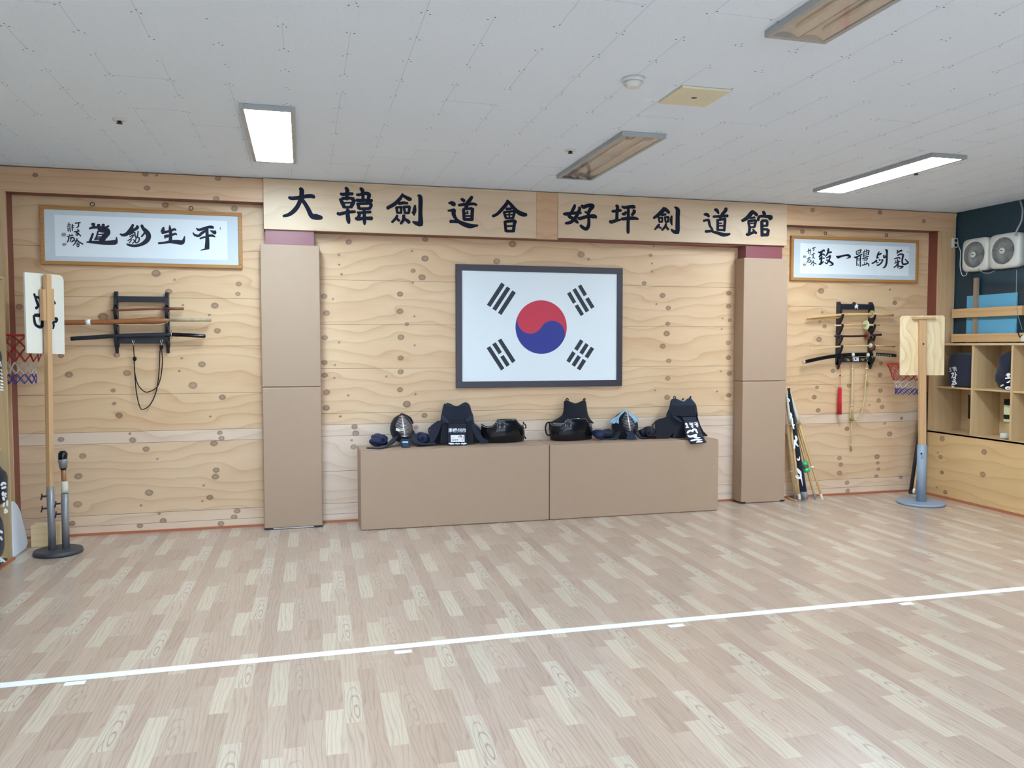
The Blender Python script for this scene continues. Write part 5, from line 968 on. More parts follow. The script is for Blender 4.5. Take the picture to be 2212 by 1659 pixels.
# ================================================================ BAMBOO SWORDS
def shinai(name, label, foot, top, marks, tipmat=M_TIP, rad=.0145, bow=0.0, hilt=.28, cat='bamboo sword', guard=True, group=None):
    """foot and top are points; marks = fractions along it: tip leather, middle band"""
    f, t = np.array(foot, float), np.array(top, float); L = np.linalg.norm(t-f); P = lambda s: f+(t-f)*s
    r = root(name, tuple(f), label, cat, group)
    s1 = 1-hilt
    b = MB(); b.tube([P(.035), P(.2), P(.45), P(s1)], [.0105, .0125, rad, rad*.95], 12); mk('bamboo_blade', b, M_BAMBOO, r)
    mk('leather_tip', MB().tube([P(0.006), P(.012), P(.055), P(.06)], [.010, .0135, .0135, .012], 12), tipmat, r)
    if marks: mk('leather_band', MB().tube([P(marks), P(marks+.022)], [.0185, .0185], 12), M_TIP, r)
    if hilt > .05: mk('hilt', MB().tube([P(s1), P(s1+.05), P(.985), P(1)], [.0165, .0175, .0155, .012], 12), M_HILT, r)
    if guard: mk('hand_guard', MB().lathe([(.034, -.004), (.037, 0), (.034, .004)], P(s1-.004), t-f, 28), M_BAMBOO, r)
    return r, P
z7 = zm(1680, 820, 5.925)
def fl(x, y): p = onZ(*z7(x, y), .012); return p
g = None
shinai('bamboo_sword', 'bamboo sword with white tip, outermost right of the bundle at the right pillar', fl(575, 1545), onY(*z7(150, 165), -.075), .295)
shinai('bamboo_sword', 'bamboo sword with grey tip under the green rattle at the right pillar', fl(482, 1535), onY(*z7(150, 260), -.040), None, M_GREYTIP)
shinai('bamboo_sword', 'bamboo sword with white tip nearest the right pillar, in front of the navy sleeve', fl(282, 1545), onY(*z7(118, 195), -.085), .215, guard=True)
shinai('bamboo_sword', 'thin bamboo sword with grey tip at the back of the bundle beside the right pillar', fl(222, 1515), onY(*z7(108, 700), -.03), .41, M_GREYTIP, rad=.010, hilt=.0, guard=False)
# green rattle on the second sword
f, t = fl(482, 1535), onY(*z7(150, 260), -.040); dv = (t-f)/np.linalg.norm(t-f); c = onY(*z7(355, 1118), (f+(t-f)*.31)[1]-.004)
r = root('green_rattle', tuple(c), 'bright green rattle ring around a bamboo sword beside the right pillar', 'rattle')
mk('shell', MB().lathe([(.024, -.056), (.038, -.048), (.040, -.030), (.035, -.018), (.030, -.012)], c, dv, 24), M_GREEN, r); mk('shell', MB().lathe([(.030, .012), (.035, .018), (.040, .030), (.038, .048), (.024, .056)], c, dv, 24), M_GREEN, r)
mk('middle_ring', MB().lathe([(.031, -.0115), (.034, 0), (.031, .0115)], c, dv, 24), M_REDWOOD, r)
# navy sword sleeve
r = root('sword_sleeve', tuple(fl(340, 1545)), 'navy cloth sword sleeve with white lettering leaning in the bundle at the right pillar', 'sleeve')
f = fl(342, 1535); t = onY(*z7(140, 110), -.115); P = lambda s: f+(t-f)*s
mk('sleeve', MB().tube([P(.07), P(.2), P(.4), P(.6), P(.78), P(.90), P(.97), P(1.0)], [.048, .045, .036, .031, .028, .022, .014, .022], 16, flat=(1, .6)), M_NAVY, r)
mk('grey_end', MB().tube([P(.004), P(.03), P(.075)], [.044, .047, .0485], 16, flat=(1, .6)), M_GREYTIP, r)
YSL = lambda y: (t+(f-t)*((y-110)/1425.0))[1]-.034
mk('white_lettering', strokes(MB(), '125,240,14 150,262,12 140,285,14; 160,425,18 175,460,22 165,500,16; 185,490,14 190,560,22 205,630,18; 215,575,14 200,590,16; 225,720,20 240,760,30 225,800,26 245,840,22; 210,770,14 215,880,22; 235,815,14 262,855,14; 245,1010,10 268,1030,22 285,990,14; 290,970,8 282,1010,14; 250,1140,22 275,1180,40 300,1210,34 290,1250,24; 235,1250,14 270,1260,26 330,1260,18; 300,1260,18 310,1300,14 320,1360,8; 330,1240,14 345,1290,10', lambda x, y: onY(*z7(x, y), YSL(y))), M_WHITE, r, recalc=False)
mk('bamboo_strip', MB().tube(curve3([fl(128, 1500), fl(170, 1525), fl(235, 1548)]), .006, 8), M_BAMBOO, label='loose bamboo strip lying on the floor at the foot of the right pillar', cat='bamboo strip')
# in the right corner
zc3 = zm(1930, 840, 6.146)
shinai('bamboo_sword', 'bamboo sword with white tip leaning behind the blue grey stand in the right corner', onZ(*zc3(266, 1388), .012), onY(*zc3(430, 360), -.10), .40, hilt=0, guard=False)
p = onZ(*zc3(225, 1388), .006); t = onY(*zc3(415, 60), -.045)
r = root('black_staff', tuple(p), 'long black staff leaning in the right corner behind the hoop stand', 'staff'); mk('shaft', MB().tube([p, p+(t-p)*.5, t], [.019, .018, .016], 12), M_BLACK, r); mk('foot_cap', MB().tube([p+(t-p)*.0, p+(t-p)*.03], [.0205, .0205], 12), M_DARKMETAL, r)
p = onZ(*zc3(408, 1392), .006); t = onY(*zc3(440, 40), -.165)
r = root('black_staff', tuple(p), 'upright black staff between the right cabinet end and the corner post', 'staff'); mk('shaft', MB().tube([p, t], .013, 10), M_BLACK, r); mk('foot_cap', MB().tube([p, p+(t-p)*.02], .0145, 10), M_DARKMETAL, r)

# ================================================================ KENDO ARMOUR ON THE BENCHES
zM, zL2, zR3, zR4 = zm(790, 880, 14.747), zm(910, 850, 9.217), zm(1170, 850, 8.85), zm(1380, 840, 12.29)
def interp(pts, x): return float(np.interp(x, [p[0] for p in pts], [p[1] for p in pts]))
def chest_shell(r, zf, prof, yf, yb, bulge=.015, mat=None):
    """lacquered half barrel standing on the bench; prof = its upper edge as seen from the front"""
    xa, xb = prof[0][0], prof[-1][0]
    def pt(u, v):
        s = 2*u-1; xq = xa+(xb-xa)*(.5+.5*math.sin(s*math.pi/2)); ss = (xq-(xa+xb)/2)/((xb-xa)/2); Yv = yb+(yf-yb)*math.sqrt(max(0, 1-ss*ss))
        top = onY(*zf(xq, interp(prof, xq)), Yv); zt = top[2]; z = BZ+.004+(zt-BZ-.004)*v
        k = bulge*math.sin(math.pi*min(1, v*1.15))*(1-.3*ss*ss)
        return (top[0]+ss*k, Yv-k*math.sqrt(max(0, 1-ss*ss)), z)
    mk('lacquer_shell', MB().grid(pt, 40, 14), mat or M_LACQUER, r, solid=.010, recalc=False)
    b = MB(); n = 46
    for i in range(2, n-1):
        a = np.array(pt(i/n, 1)); b.ell(a+np.array([0, -.006, -.010]), (.003, .002, .003), 6, 4)
    o = mk('edge_stitching', b, M_GREYLETTER, r)
def chest_bib(r, zf, Ltop, L, Rr, yc, depth, mat, name='chest_bib', solid=.014):
    """padded cloth bib; L and Rr are left and right outlines from top to bottom, Ltop its scalloped upper edge"""
    def pt(u, v):
        n = len(L)-1; q = v*n; i = min(int(q), n-1); f_ = q-i
        l = np.array(L[i])*(1-f_)+np.array(L[i+1])*f_; rr = np.array(Rr[i])*(1-f_)+np.array(Rr[i+1])*f_
        p = l+(rr-l)*u
        tp = interp(Ltop, p[0]) if v < .5 else p[1]; base = l[1]+(rr[1]-l[1])*u; dy = interp(Ltop, L[0][0]+(Rr[0][0]-L[0][0])*u)-(L[0][1]+(Rr[0][1]-L[0][1])*u)
        y = base+dy*(1-v)**2
        s = 2*u-1; return onY(*zf(p[0], y), yc+depth*s*s-.02*v)
    o = mk(name, MB().grid(pt, 20, 16), mat, r, solid=solid, recalc=False); return o
def slab(r, name, zf, pts, ya, yb, mat, th=.012, label=None, parent_mesh=None):
    """cloth flap cut to its outline, hanging from depth ya (upper edge) to yb (lower edge)"""
    y0 = min(p[1] for p in pts); y1 = max(p[1] for p in pts); n = len(pts)
    f_ = lambda y: ya+(yb-ya)*(y-y0)/(y1-y0)
    P = [onY(*zf(x, y), f_(y)) for x, y in pts]
    for p in P: p[2] = max(p[2], BZ+.002) if p[1] > -.418 else p[2]
    return mk(name, MB().prism(P, (0, th, 0)), mat, r, bevel=.003), f_
def loop(r, zf, pts, Y, rad, mat=M_BLACKCLOTH, name='cord_loop'): mk(name, MB().tube(curve3([onY(*zf(*q), Y) for q in pts]), rad, 7), mat, r)

# ---- black chest guard with navy bib (right of the middle)
DR = [(165, 548), (230, 596), (330, 600), (420, 562), (475, 476), (560, 466), (700, 463), (845, 466), (890, 545), (930, 595), (962, 580)]
p0 = onY(*zR3(560, 870), -.15)
r = root('chest_guard', (p0[0], -.12, BZ), 'black lacquered chest guard with its navy bib standing on the right bench', 'chest guard')
chest_shell(r, zR3, DR, -.215, -.075)
chest_bib(r, zR3, [(440, 150), (465, 132), (520, 140), (580, 172), (640, 190), (700, 175), (760, 142), (800, 132), (825, 150)],
          [(440, 150), (438, 250), (430, 340), (400, 430), (330, 482), (185, 560)], [(825, 150), (840, 250), (852, 340), (875, 430), (915, 500), (985, 575)], -.150, .045, M_NAVYDARK)
loop(r, zR3, [(470, 140), (466, 112), (487, 98), (508, 112), (500, 142)], -.13, .0055); loop(r, zR3, [(795, 140), (800, 112), (820, 98), (833, 112), (818, 142)], -.13, .0055)
loop(r, zR3, [(180, 555), (110, 560), (75, 630), (78, 720), (110, 790), (190, 800)], -.10, .0075); loop(r, zR3, [(155, 545), (152, 680), (165, 800)], -.09, .0065)
# ---- loose black chest guard (left bench, right end)
DL = [(1186, 600), (1250, 643), (1350, 655), (1440, 622), (1490, 570), (1512, 518), (1700, 506), (1888, 502), (1930, 568), (1980, 620), (2042, 628)]
p0 = onY(*zL2(1600, 960), -.15)
r = root('chest_guard', (p0[0], -.12, BZ), 'black lacquered chest guard without bib at the middle of the benches', 'chest guard')
chest_shell(r, zL2, DL, -.215, -.085)
loop(r, zL2, [(2030, 565), (2040, 600), (2070, 620), (2085, 680), (2060, 690)], -.09, .006); loop(r, zL2, [(2030, 850), (2070, 870), (2080, 905)], -.09, .006)
# ---- left set: chest guard wearing the apron
p0 = onY(*zL2(720, 1000), -.2)
r = root('chest_guard', (p0[0], -.14, BZ), 'navy chest guard half hidden behind the apron with a white patch', 'chest guard')
bodyL = [(168, 700), (250, 620), (390, 560), (700, 540), (1020, 560), (1100, 620), (1188, 690)]
chest_shell(r, zL2, bodyL, -.20, -.10, mat=M_NAVYDARK)
chest_bib(r, zL2, [(470, 230), (490, 192), (530, 186), (590, 205), (640, 238), (690, 256), (740, 245), (790, 212), (840, 182), (880, 176), (920, 205), (945, 240)],
          [(470, 230), (440, 300), (425, 380), (405, 450), (395, 520), (385, 600)], [(945, 240), (965, 300), (985, 370), (1015, 430), (1025, 510), (1040, 600)], -.155, .04, M_NAVY)
b = MB(); TB = [(478, 215), (492, 198), (530, 190), (590, 208), (640, 240), (690, 258), (740, 247), (790, 215), (840, 186), (880, 182), (915, 208), (938, 240)]
P = [onY(*zL2(x, y), -.1735+.032*(2*(x-705)/470)**2) for x, y in TB]; Q = [onY(*zL2(x, max(y+2, 262)), -.1735+.032*(2*(x-705)/470)**2) for x, y in TB]
n = len(TB); mk('top_binding', b.add(P+Q, [(i, i+1, n+i+1, n+i) for i in range(n-1)]), M_NAVYBELT, r, recalc=False, solid=.003)
loop(r, zL2, [(515, 195), (470, 190), (450, 172), (470, 158), (495, 178), (512, 200)], -.14, .0045, M_CREAM); loop(r, zL2, [(895, 180), (888, 150), (902, 130), (922, 145), (918, 172), (900, 184)], -.14, .0045, M_CREAM)
loop(r, zL2, [(185, 680), (158, 690), (150, 760), (165, 800)], -.12, .006)
def apron(zf, loc, label, belt, flaps, knots):
    r = root('waist_apron', loc, label, 'waist apron')
    for nm, pts, ya, yb, mt in flaps: slab(r, nm, zf, pts, ya, yb, mt)
    return r
r = apron(zL2, (p0[0], -.27, BZ), 'navy waist apron with white lettering and a white patch on the left bench', None, [
    ('side_flap', [(385, 540), (330, 545), (250, 600), (190, 645), (170, 760), (160, 860), (178, 975), (250, 965), (330, 820), (380, 690), (425, 570)], -.215, -.265, M_NAVY),
    ('side_flap', [(960, 560), (1010, 545), (1070, 640), (1150, 770), (1240, 890), (1355, 958), (1300, 985), (1195, 992), (1110, 900), (1040, 760), (995, 650)], -.225, -.265, M_NAVY),
    ('inner_flap', [(425, 585), (545, 600), (545, 1006), (385, 1000), (395, 800)], -.225, -.255, M_NAVYDARK),
    ('inner_flap', [(885, 560), (990, 600), (1025, 760), (1040, 985), (905, 1000)], -.225, -.255, M_NAVYDARK),
    ('waist_belt', [(545, 500), (885, 495), (888, 640), (548, 640)], -.235, -.240, M_NAVYDARK)], None)
slab(r, 'waist_tie', zL2, [(408, 418), (440, 440), (545, 540), (545, 605), (470, 580), (400, 520)], -.235, -.250, M_NAVYBELT)
slab(r, 'waist_tie', zL2, [(1005, 425), (1022, 470), (1005, 530), (890, 560), (885, 520), (940, 470)], -.235, -.250, M_NAVYBELT)
o, cf = slab(r, 'center_flap', zL2, [(548, 620), (885, 615), (912, 1034), (538, 1036)], -.250, -.285, M_NAVY)
YF = lambda y: cf(y)-.0016
ux = onY(*zL2(890, 715), YF(715))-onY(*zL2(545, 715), YF(715)); c0 = onY(*zL2(718, 768), YF(768)); uy = (onY(*zL2(718, 660), YF(660))-onY(*zL2(718, 768), YF(768)))
mk('white_lettering', text_mesh(MB(), '南楊州市', c0, ux/np.linalg.norm(ux), uy/np.linalg.norm(uy), np.linalg.norm(ux)/3.85, bold=.018), M_WHITE, r, recalc=False)
mk('white_patch', MB().prism([onY(*zL2(*q), YF(q[1])) for q in ((586, 828), (858, 826), (862, 962), (590, 964))], (0, -.002, 0)), M_WHITE, r)
YP = lambda y: YF(y)-.0026
c1 = onY(*zL2(672, 945), YP(940)); mk('patch_lettering', text_mesh(MB(), '남양주', c1, ux/np.linalg.norm(ux), uy/np.linalg.norm(uy), np.linalg.norm(ux)*.145, bold=.01), M_FLAGBLACK, r, recalc=False)
mk('patch_blue_swoosh', strokes(MB(), '740,865,8 765,845,16 790,850,26 802,875,14; 742,880,10 760,872,14', lambda x, y: onY(*zL2(x, y), YP(y))), M_FLAGBLUE, r, recalc=False)
mk('patch_yellow_swoosh', strokes(MB(), '765,900,12 790,905,18 805,890,10; 770,930,8 800,925,12', lambda x, y: onY(*zL2(x, y), YP(y))), pbr('pale_yellow_print', (232, 214, 150), .6), r, recalc=False)
mk('patch_red_stripe', strokes(MB(), '838,850,10 828,942,10', lambda x, y: onY(*zL2(x, y), YP(y))), M_FLAGRED, r, recalc=False)
mk('patch_small_print', strokes(MB(), '608,880,7 660,878,7', lambda x, y: onY(*zL2(x, y), YP(y))), M_GREYTIP, r, recalc=False)
mk('white_lettering', strokes(MB(), '548,1000,20 570,992,26 590,1005,26 612,995,30 635,1002,26 655,998,18; 672,1004,14 700,996,22 720,1004,20 740,998,22 775,1002,16; 795,1000,18 820,994,28 845,1004,26 870,994,30 900,1000,18', lambda x, y: onY(*zL2(x, y), YF(y))), M_WHITE, r, recalc=False)
# ---- right set: chest guard wearing the apron
p0 = onY(*zR4(1150, 1280), -.2)
r = root('chest_guard', (p0[0], -.14, BZ), 'dark navy chest guard behind the apron at the right bench end', 'chest guard')
bodyR = [(455, 860), (540, 805), (690, 770), (900, 700), (1200, 650), (1540, 640), (1575, 800)]
chest_shell(r, zR4, bodyR, -.19, -.09, mat=M_NAVYDARK, bulge=.005)
chest_bib(r, zR4, [(865, 330), (890, 275), (950, 258), (1010, 268), (1080, 305), (1170, 345), (1230, 310), (1290, 258), (1340, 250), (1380, 300), (1395, 340)],
          [(865, 330), (845, 420), (820, 500), (790, 580), (750, 640), (720, 720)], [(1395, 340), (1450, 380), (1500, 450), (1520, 560), (1530, 640), (1545, 720)], -.155, .035, M_NAVYBELT)
slab(r, 'back_strap', zR4, [(1395, 345), (1450, 350), (1510, 385), (1528, 440), (1520, 600), (1480, 600), (1420, 430)], -.115, -.115, M_NAVYDARK)
loop(r, zR4, [(955, 262), (925, 240), (930, 205), (955, 198), (975, 225), (972, 262)], -.14, .0045, M_BLACKCLOTH); loop(r, zR4, [(1345, 255), (1355, 225), (1375, 200), (1380, 222), (1362, 255)], -.14, .005, M_BLACKCLOTH)
slab(r, 'tie_end', zR4, [(1130, 310), (1150, 275), (1175, 240), (1205, 270), (1170, 310)], -.13, -.13, M_BLACKCLOTH, th=.004)
loop(r, zR4, [(470, 850), (400, 920), (365, 970), (360, 1040)], -.10, .0055); loop(r, zR4, [(460, 850), (445, 950), (455, 1050)], -.10, .0055)
r = apron(zR4, (p0[0], -.27, BZ), 'navy waist apron with a white lettered flap hanging over the right bench edge', None, [
    ('waist_belt', [(850, 425), (1000, 432), (1515, 430), (1500, 580), (1530, 720), (1150, 735), (880, 690), (800, 560)], -.205, -.225, M_NAVYDARK),
    ('side_flap', [(860, 640), (700, 760), (545, 800), (450, 850), (455, 1100), (462, 1305), (790, 1318), (940, 1140), (1010, 970), (1140, 870), (1000, 760)], -.215, -.250, M_NAVYDARK),
    ('side_flap', [(1530, 610), (1580, 800), (1640, 980), (1720, 1130), (1840, 1245), (1780, 1262), (1670, 1250), (1600, 1100), (1550, 900)], -.18, -.20, M_BLACKCLOTH),
    ('inner_flap', [(980, 900), (1200, 880), (1240, 1295), (1020, 1300), (900, 1290)], -.22, -.250, M_NAVYDARK),
    ('waist_tie', [(890, 660), (960, 720), (1060, 770), (1150, 860), (1130, 890), (1020, 830), (920, 760)], -.245, -.255, M_NAVYBELT),
    ('waist_tie', [(1150, 760), (1280, 745), (1500, 745), (1540, 850), (1300, 860), (1200, 845)], -.245, -.255, M_NAVYBELT)], None)
CL = [(1195, 868), (1220, 1080), (1250, 1260), (1318, 1368), (1385, 1470)]; CR = [(1565, 850), (1605, 1020), (1650, 1170), (1722, 1300), (1795, 1428)]
cf2 = lambda y: float(np.interp(y, [850, 1000, 1200, 1290, 1480], [-.262, -.300, -.385, -.424, -.436]))
def cfl(u, v):
    l = [float(np.interp(v*4, range(5), [p[k] for p in CL])) for k in (0, 1)]; q = [float(np.interp(v*4, range(5), [p[k] for p in CR])) for k in (0, 1)]
    x, y = l[0]+(q[0]-l[0])*u, l[1]+(q[1]-l[1])*u; p = onY(*zR4(x, y), cf2(y))
    if p[1] > -.417: p[2] = max(p[2], BZ+.004)
    return p
mk('center_flap', MB().grid(cfl, 6, 24), M_NAVY, r, solid=.006, recalc=False, soff=-1.0)
YG = lambda y: cf2(y)-.015
mk('white_lettering', strokes(MB(), '1245,905,22 1270,935,26 1240,955,20; 1230,925,22 1300,940,26; 1255,970,20 1300,985,26 1270,1010,20; 1245,1025,24 1330,1020,22; 1340,910,24 1400,915,24 1380,950,26; 1350,945,22 1410,965,26; 1430,900,18 1432,990,22; 1390,1000,24 1440,1005,26 1415,1030,22; 1470,905,24 1530,900,24 1520,940,26 1480,950,22; 1500,950,22 1545,960,26; 1555,900,18 1570,985,22; 1520,985,20 1570,1010,24',
   lambda x, y: onY(*zR4(x, y), YG(y))), M_WHITE, r, recalc=False)
mk('white_lettering', strokes(MB(), '1285,1170,44 1330,1125,54 1385,1105,36 1420,1130,50 1450,1080,56 1510,1085,52 1530,1130,48 1560,1170,34; 1295,1230,22 1350,1265,52 1440,1250,56 1500,1230,60 1540,1225,48; 1500,1240,60 1520,1290,56; 1460,1290,28 1560,1300,38 1630,1295,26; 1375,1375,30 1430,1365,46 1500,1350,44 1560,1345,44 1680,1350,22; 1560,1345,40 1600,1390,44; 1525,1415,26 1600,1400,48 1690,1400,34',
   lambda x, y: onY(*zR4(x, y), YG(y))), M_WHITE, r, recalc=False)

# ---- helmets
def helmet(zf, loc, label, spine, half, ytop, yend, dome, flaps, throat, nbars=14, towel=None, red=True, bot=-.30):
    """spine: mask centre line top to bottom; half: half widths; the bars bow forward between the side rims"""
    r = root('kendo_helmet', loc, label, 'helmet')
    xc = lambda t: float(np.interp(t, [0, 1], [spine[0][0], spine[1][0]])); yc = lambda t: float(np.interp(t, [0, 1], [spine[0][1], spine[1][1]]))
    w_ = lambda t: float(np.interp(t, [h[0] for h in half], [h[1] for h in half])); d_ = lambda t: float(np.interp(t, [h[0] for h in half], [h[2] for h in half]))
    Ym = lambda t: float(np.interp(t, [0, .35, .75, 1], [-.175, -.245, -.275, -.270]))
    def bp(t, s): return onY(*zf(xc(t)+w_(t)*s, yc(t)+d_(t)*s*s), Ym(t)+.085*s*s)
    # padded dome behind the grille
    c, h = dome; cc = onY(*zf(*c), -.125); rx = abs((onY(*zf(c[0]+h[0], c[1]), -.125)-cc)[0]); rz = abs((onY(*zf(c[0], c[1]+h[1]), -.125)-cc)[2])
    mk('padded_dome', MB().ell(cc, (rx, .095, rz), 32, 20, fn=lambda d: 1-.12*max(0, -d[2])), M_NAVYDARK, r)
    b = MB()
    for i in range(nbars):
        t = .06+.92*i/(nbars-1); b.tube([bp(t, s) for s in np.linspace(-1, 1, 15)], .0036 if i else .006, 6)
    mk('grille_bars', b, M_BARS, r)
    mk('grille_spine', MB().tube([bp(t, 0)+np.array([0, -.006, 0]) for t in np.linspace(.0, 1, 14)], [.006]*13+[.004], 8), M_BARS, r)
    b = MB(); rim = [bp(t, -1)+np.array([0, .004, 0]) for t in np.linspace(1, 0, 14)]+[bp(0, s)+np.array([0, .004, 0]) for s in np.linspace(-1, 1, 9)[1:-1]]+[bp(t, 1)+np.array([0, .004, 0]) for t in np.linspace(0, 1, 14)]
    mk('grille_rim', b.tube(rim, .0075, 8), M_REDTRIM if red else M_BLACKCLOTH, r)
    mk('chin_rim', MB().tube([bp(1.0, s)+np.array([0, -.004, -.006]) for s in np.linspace(-1.15, 1.15, 11)], .0065, 8), M_CHROME if red else M_DARKMETAL, r)
    b = MB(); b.grid(lambda u, v: bp(.03+.94*v, (2*u-1)*.98)+np.array([0, .045, 0]), 8, 8); mk('face_opening', b, M_BLACKCLOTH, r, recalc=False)
    for row in flaps:
        n = len(row); V = []
        P = lambda u, v: np.array([onY(*zf(*row[min(int(u*(n-1)), n-2)+k][j][:2]), row[min(int(u*(n-1)), n-2)+k][j][2]) for k, j in ((0, 0),)][0])
        def q(u, v):
            i = min(int(u*(n-1)), n-2); f_ = u*(n-1)-i; A0 = onY(*zf(*row[i][0][:2]), row[i][0][2]); B0 = onY(*zf(*row[i+1][0][:2]), row[i+1][0][2]); A1 = onY(*zf(*row[i][1][:2]), row[i][1][2]); B1 = onY(*zf(*row[i+1][1][:2]), row[i+1][1][2])
            p = (A0*(1-f_)+B0*f_)*(1-v)+(A1*(1-f_)+B1*f_)*v; p[2] = max(p[2], BZ+.004); return p
        mk('shoulder_flap', MB().grid(q, 14, 5), M_NAVY, r, solid=.010, recalc=False, soff=1.0)
    for nm, pts, ya, yb, mt in throat: slab(r, nm, zf, pts, ya, yb, mt, th=.010)
    return r
p0 = onY(*zM(1200, 1240), -.2)
r = helmet(zM, (p0[0], -.2, BZ), 'kendo helmet with silver grille and red rim on the left bench', [(1150, 262), (1245, 905)],
       [(0, 60, 20), (.1, 190, 45), (.22, 265, 80), (.38, 290, 95), (.55, 270, 75), (.7, 235, 45), (.85, 190, 10), (1, 150, 0)], 0, 0, ((1135, 700), (362, 468)),
       [[((1010, 900, -.20), (960, 760, -.12)), ((900, 1120, -.24), (830, 1000, -.14)), ((700, 1215, -.29), (620, 1190, -.18)), ((480, 1310, -.36), (400, 1250, -.24)), ((100, 1285, -.30), (20, 1275, -.27))],
        [((1400, 900, -.20), (1490, 720, -.12)), ((1450, 1080, -.24), (1560, 860, -.13)), ((1570, 1175, -.27), (1700, 900, -.11)), ((1800, 1215, -.28), (1900, 1130, -.14)), ((2215, 1190, -.25), (2215, 1150, -.16))]],
       [('throat_guard', [(1130, 1000), (1390, 1000), (1450, 1150), (1420, 1275), (1150, 1275), (1070, 1170)], -.285, -.305, M_NAVYBELT),
        ('throat_plate', [(1175, 1080), (1350, 1080), (1360, 1140), (1165, 1140)], -.300, -.308, M_SKYCLOTH),
        ('throat_plate', [(1185, 1165), (1355, 1165), (1400, 1250), (1180, 1255)], -.304, -.320, M_TEALCLOTH)])
mk('head_cord', MB().tube(curve3([onY(*zM(1090, 262), -.10), onY(*zM(1140, 222), -.11), onY(*zM(1250, 250), -.10), onY(*zM(1420, 350), -.10), onY(*zM(1500, 520), -.11)]), .010, 8), M_BLACKCLOTH, r)
mk('face_mask_cloth', MB().grid(lambda u, v: onY(*zM(960+250*u, 650+90*v+25*math.sin(3*u)), -.232-.03*u), 6, 4), M_TIP, r, recalc=False)
p0 = onY(*zR3(1690, 880), -.2)
r = helmet(zR3, (p0[0], -.2, BZ), 'kendo helmet with white grille under a pale blue towel on the right bench', [(1630, 345), (1690, 715)],
       [(0, 30, 8), (.12, 100, 22), (.3, 130, 30), (.5, 150, 38), (.7, 128, 30), (.85, 95, 22), (1, 60, 8)], 0, 0, ((1590, 640), (245, 290)),
       [[((1500, 690, -.19), (1420, 600, -.12)), ((1480, 800, -.22), (1330, 720, -.12)), ((1420, 880, -.24), (1260, 850, -.14)), ((1130, 885, -.22), (1120, 868, -.15))],
        [((1770, 690, -.19), (1800, 600, -.12)), ((1800, 800, -.22), (1830, 700, -.12)), ((1900, 872, -.23), (1900, 820, -.14)), ((2090, 886, -.22), (2120, 868, -.15)), ((2210, 862, -.18), (2215, 850, -.14))]],
       [('throat_guard', [(1600, 730), (1750, 740), (1790, 800), (1825, 885), (1620, 880), (1640, 800)], -.28, -.285, M_NAVYBELT)], nbars=13, red=False)
slab(r, 'side_strip', zR3, [(1740, 620), (1790, 640), (1835, 740), (1800, 740), (1760, 680)], -.20, -.22, M_NAVYDARK, th=.006)
# towel draped over it
t_ = root('towel', onY(*zR3(1580, 330), -.15), 'pale blue towel draped over the helmet on the right bench', 'towel')
def tow(u, v):
    L = [(1570, 302), (1490, 395), (1400, 470), (1288, 565)]; I = [(1590, 330), (1520, 400), (1480, 470), (1465, 575)]
    i = min(int(v*3), 2); f_ = v*3-i; a = np.array(L[i])*(1-f_)+np.array(L[i+1])*f_; c = np.array(I[i])*(1-f_)+np.array(I[i+1])*f_; p = a*(1-u)+c*u
    return onY(*zR3(p[0], p[1]+9*math.sin(9*u+4*v)), -.145-.055*u-.03*v+.010*math.sin(14*u+5*v))
def tow2(u, v):
    L = [(1575, 300), (1660, 345), (1770, 430), (1865, 510)]; I = [(1590, 330), (1690, 410), (1745, 480), (1790, 570)]
    i = min(int(v*3), 2); f_ = v*3-i; a = np.array(L[i])*(1-f_)+np.array(L[i+1])*f_; c = np.array(I[i])*(1-f_)+np.array(I[i+1])*f_; p = a*(1-u)+c*u
    return onY(*zR3(p[0], p[1]+7*math.sin(8*u+5*v)), -.145-.055*u-.03*v+.008*math.sin(13*u+6*v))
mk('towel_side', MB().grid(tow, 14, 16), M_SKYCLOTH, t_, solid=.005, recalc=False); mk('towel_side', MB().grid(tow2, 14, 16), M_SKYCLOTH, t_, solid=.005, recalc=False)
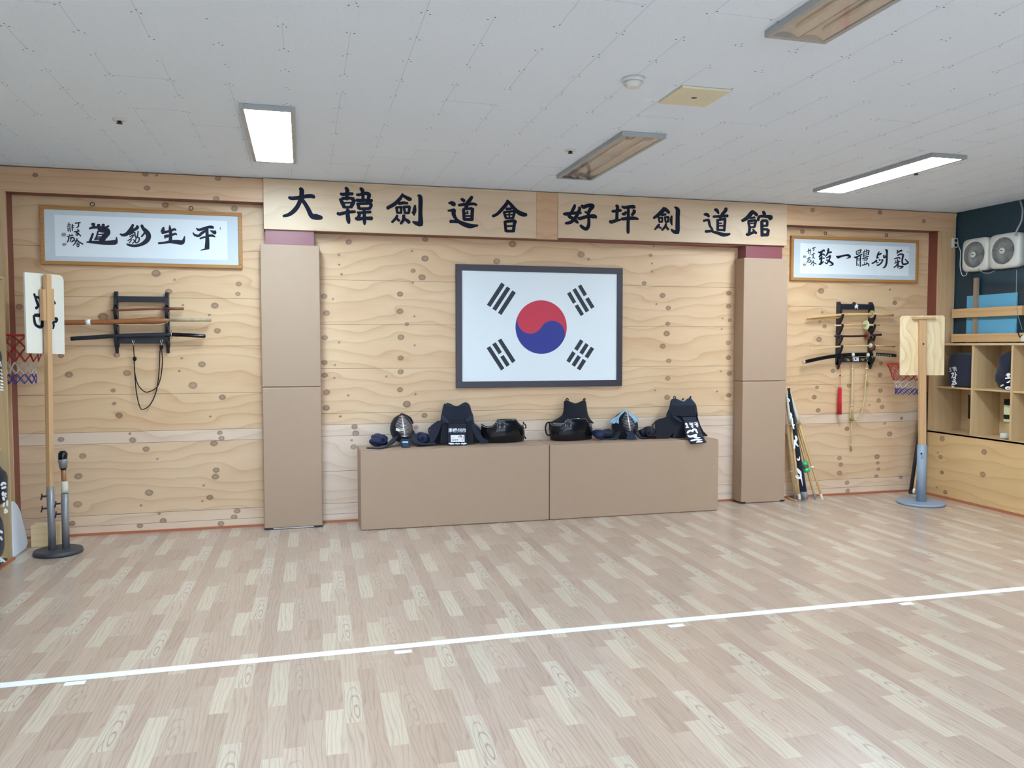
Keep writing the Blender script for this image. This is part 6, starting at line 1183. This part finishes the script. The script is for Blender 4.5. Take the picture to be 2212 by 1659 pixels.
# ---- gloves
def glove(zf, c, rx, rz, label, mat, seed, Y=-.17, hole=None, cuff=None, group=None):
    cc = onY(*zf(*c), Y); R_ = abs((onY(*zf(c[0]+rx, c[1]), Y)-cc)[0]); Z_ = abs((onY(*zf(c[0], c[1]+rz), Y)-cc)[2]); cc[2] = BZ+.012+Z_*.98
    r = root('kendo_glove', (cc[0], cc[1], BZ), label, 'glove', group)
    rs = random.Random(seed); k = [(rs.uniform(2, 5), rs.uniform(2, 5), rs.uniform(2, 5), rs.uniform(0, 6)) for _ in range(5)]
    mk('padded_fist', MB().ell(cc, (R_, .075, Z_), 32, 20, fn=lambda d: 1+.085*sum(math.sin(a*d[0]+b_*d[1]+c_*d[2]+e) for a, b_, c_, e in k)/2), mat, r)
    if hole:
        h = onY(*zf(*hole), cc[1]-.068); mk('thumb_opening', MB().ell(h, (.016, .014, .018), 14, 10), M_BLACKCLOTH, r)
        mk('opening_roll', MB().tube([h+np.array([.021*math.cos(t*math.pi/10), -.006, .024*math.sin(t*math.pi/10)]) for t in range(21)], .007, 8), mat, r)
    if cuff:
        q = onY(*zf(cuff[0], cuff[1]), Y+.02); q[2] = BZ+.010+cuff[3]; mk('forearm_cuff', MB().tube([(cc[0], cc[1]+.01, cc[2]-.004), (cc[0]*.5+q[0]*.5, cc[1]+.01, q[2]), (q[0], q[1], q[2]), (q[0]+(q[0]-cc[0])*.35, q[1], q[2]-.005)], [Z_*.8, cuff[2]*.95, cuff[2], cuff[2]*.8], 18), M_GLOVEDK, r)
    else:
        mk('forearm_cuff', MB().tube([(cc[0], cc[1]+.03, BZ+.058), (cc[0], cc[1]+.075, BZ+.056), (cc[0], -.032, BZ+.055)], [.045, .050, .052], 18), mat, r)
    return r
glove(zM, (425, 1065), 285, 180, 'indigo padded glove at the left end of the left bench', M_INDIGO, 2, hole=(560, 1050))
glove(zM, (1830, 1015), 215, 175, 'indigo padded glove between the left helmet and the apron', M_INDIGO, 5, hole=(1810, 1010))
glove(zR3, (1105, 775), 118, 92, 'dark indigo glove between the black chest guard and the towel covered helmet', M_INDIGO, 7, Y=-.18, cuff=(1290, 765, .045, .046))
glove(zR3, (2055, 755), 112, 108, 'dark indigo glove between the towel covered helmet and the right apron', M_GLOVEDK, 9, Y=-.18, cuff=(1920, 770, .040, .042), hole=(2050, 760))
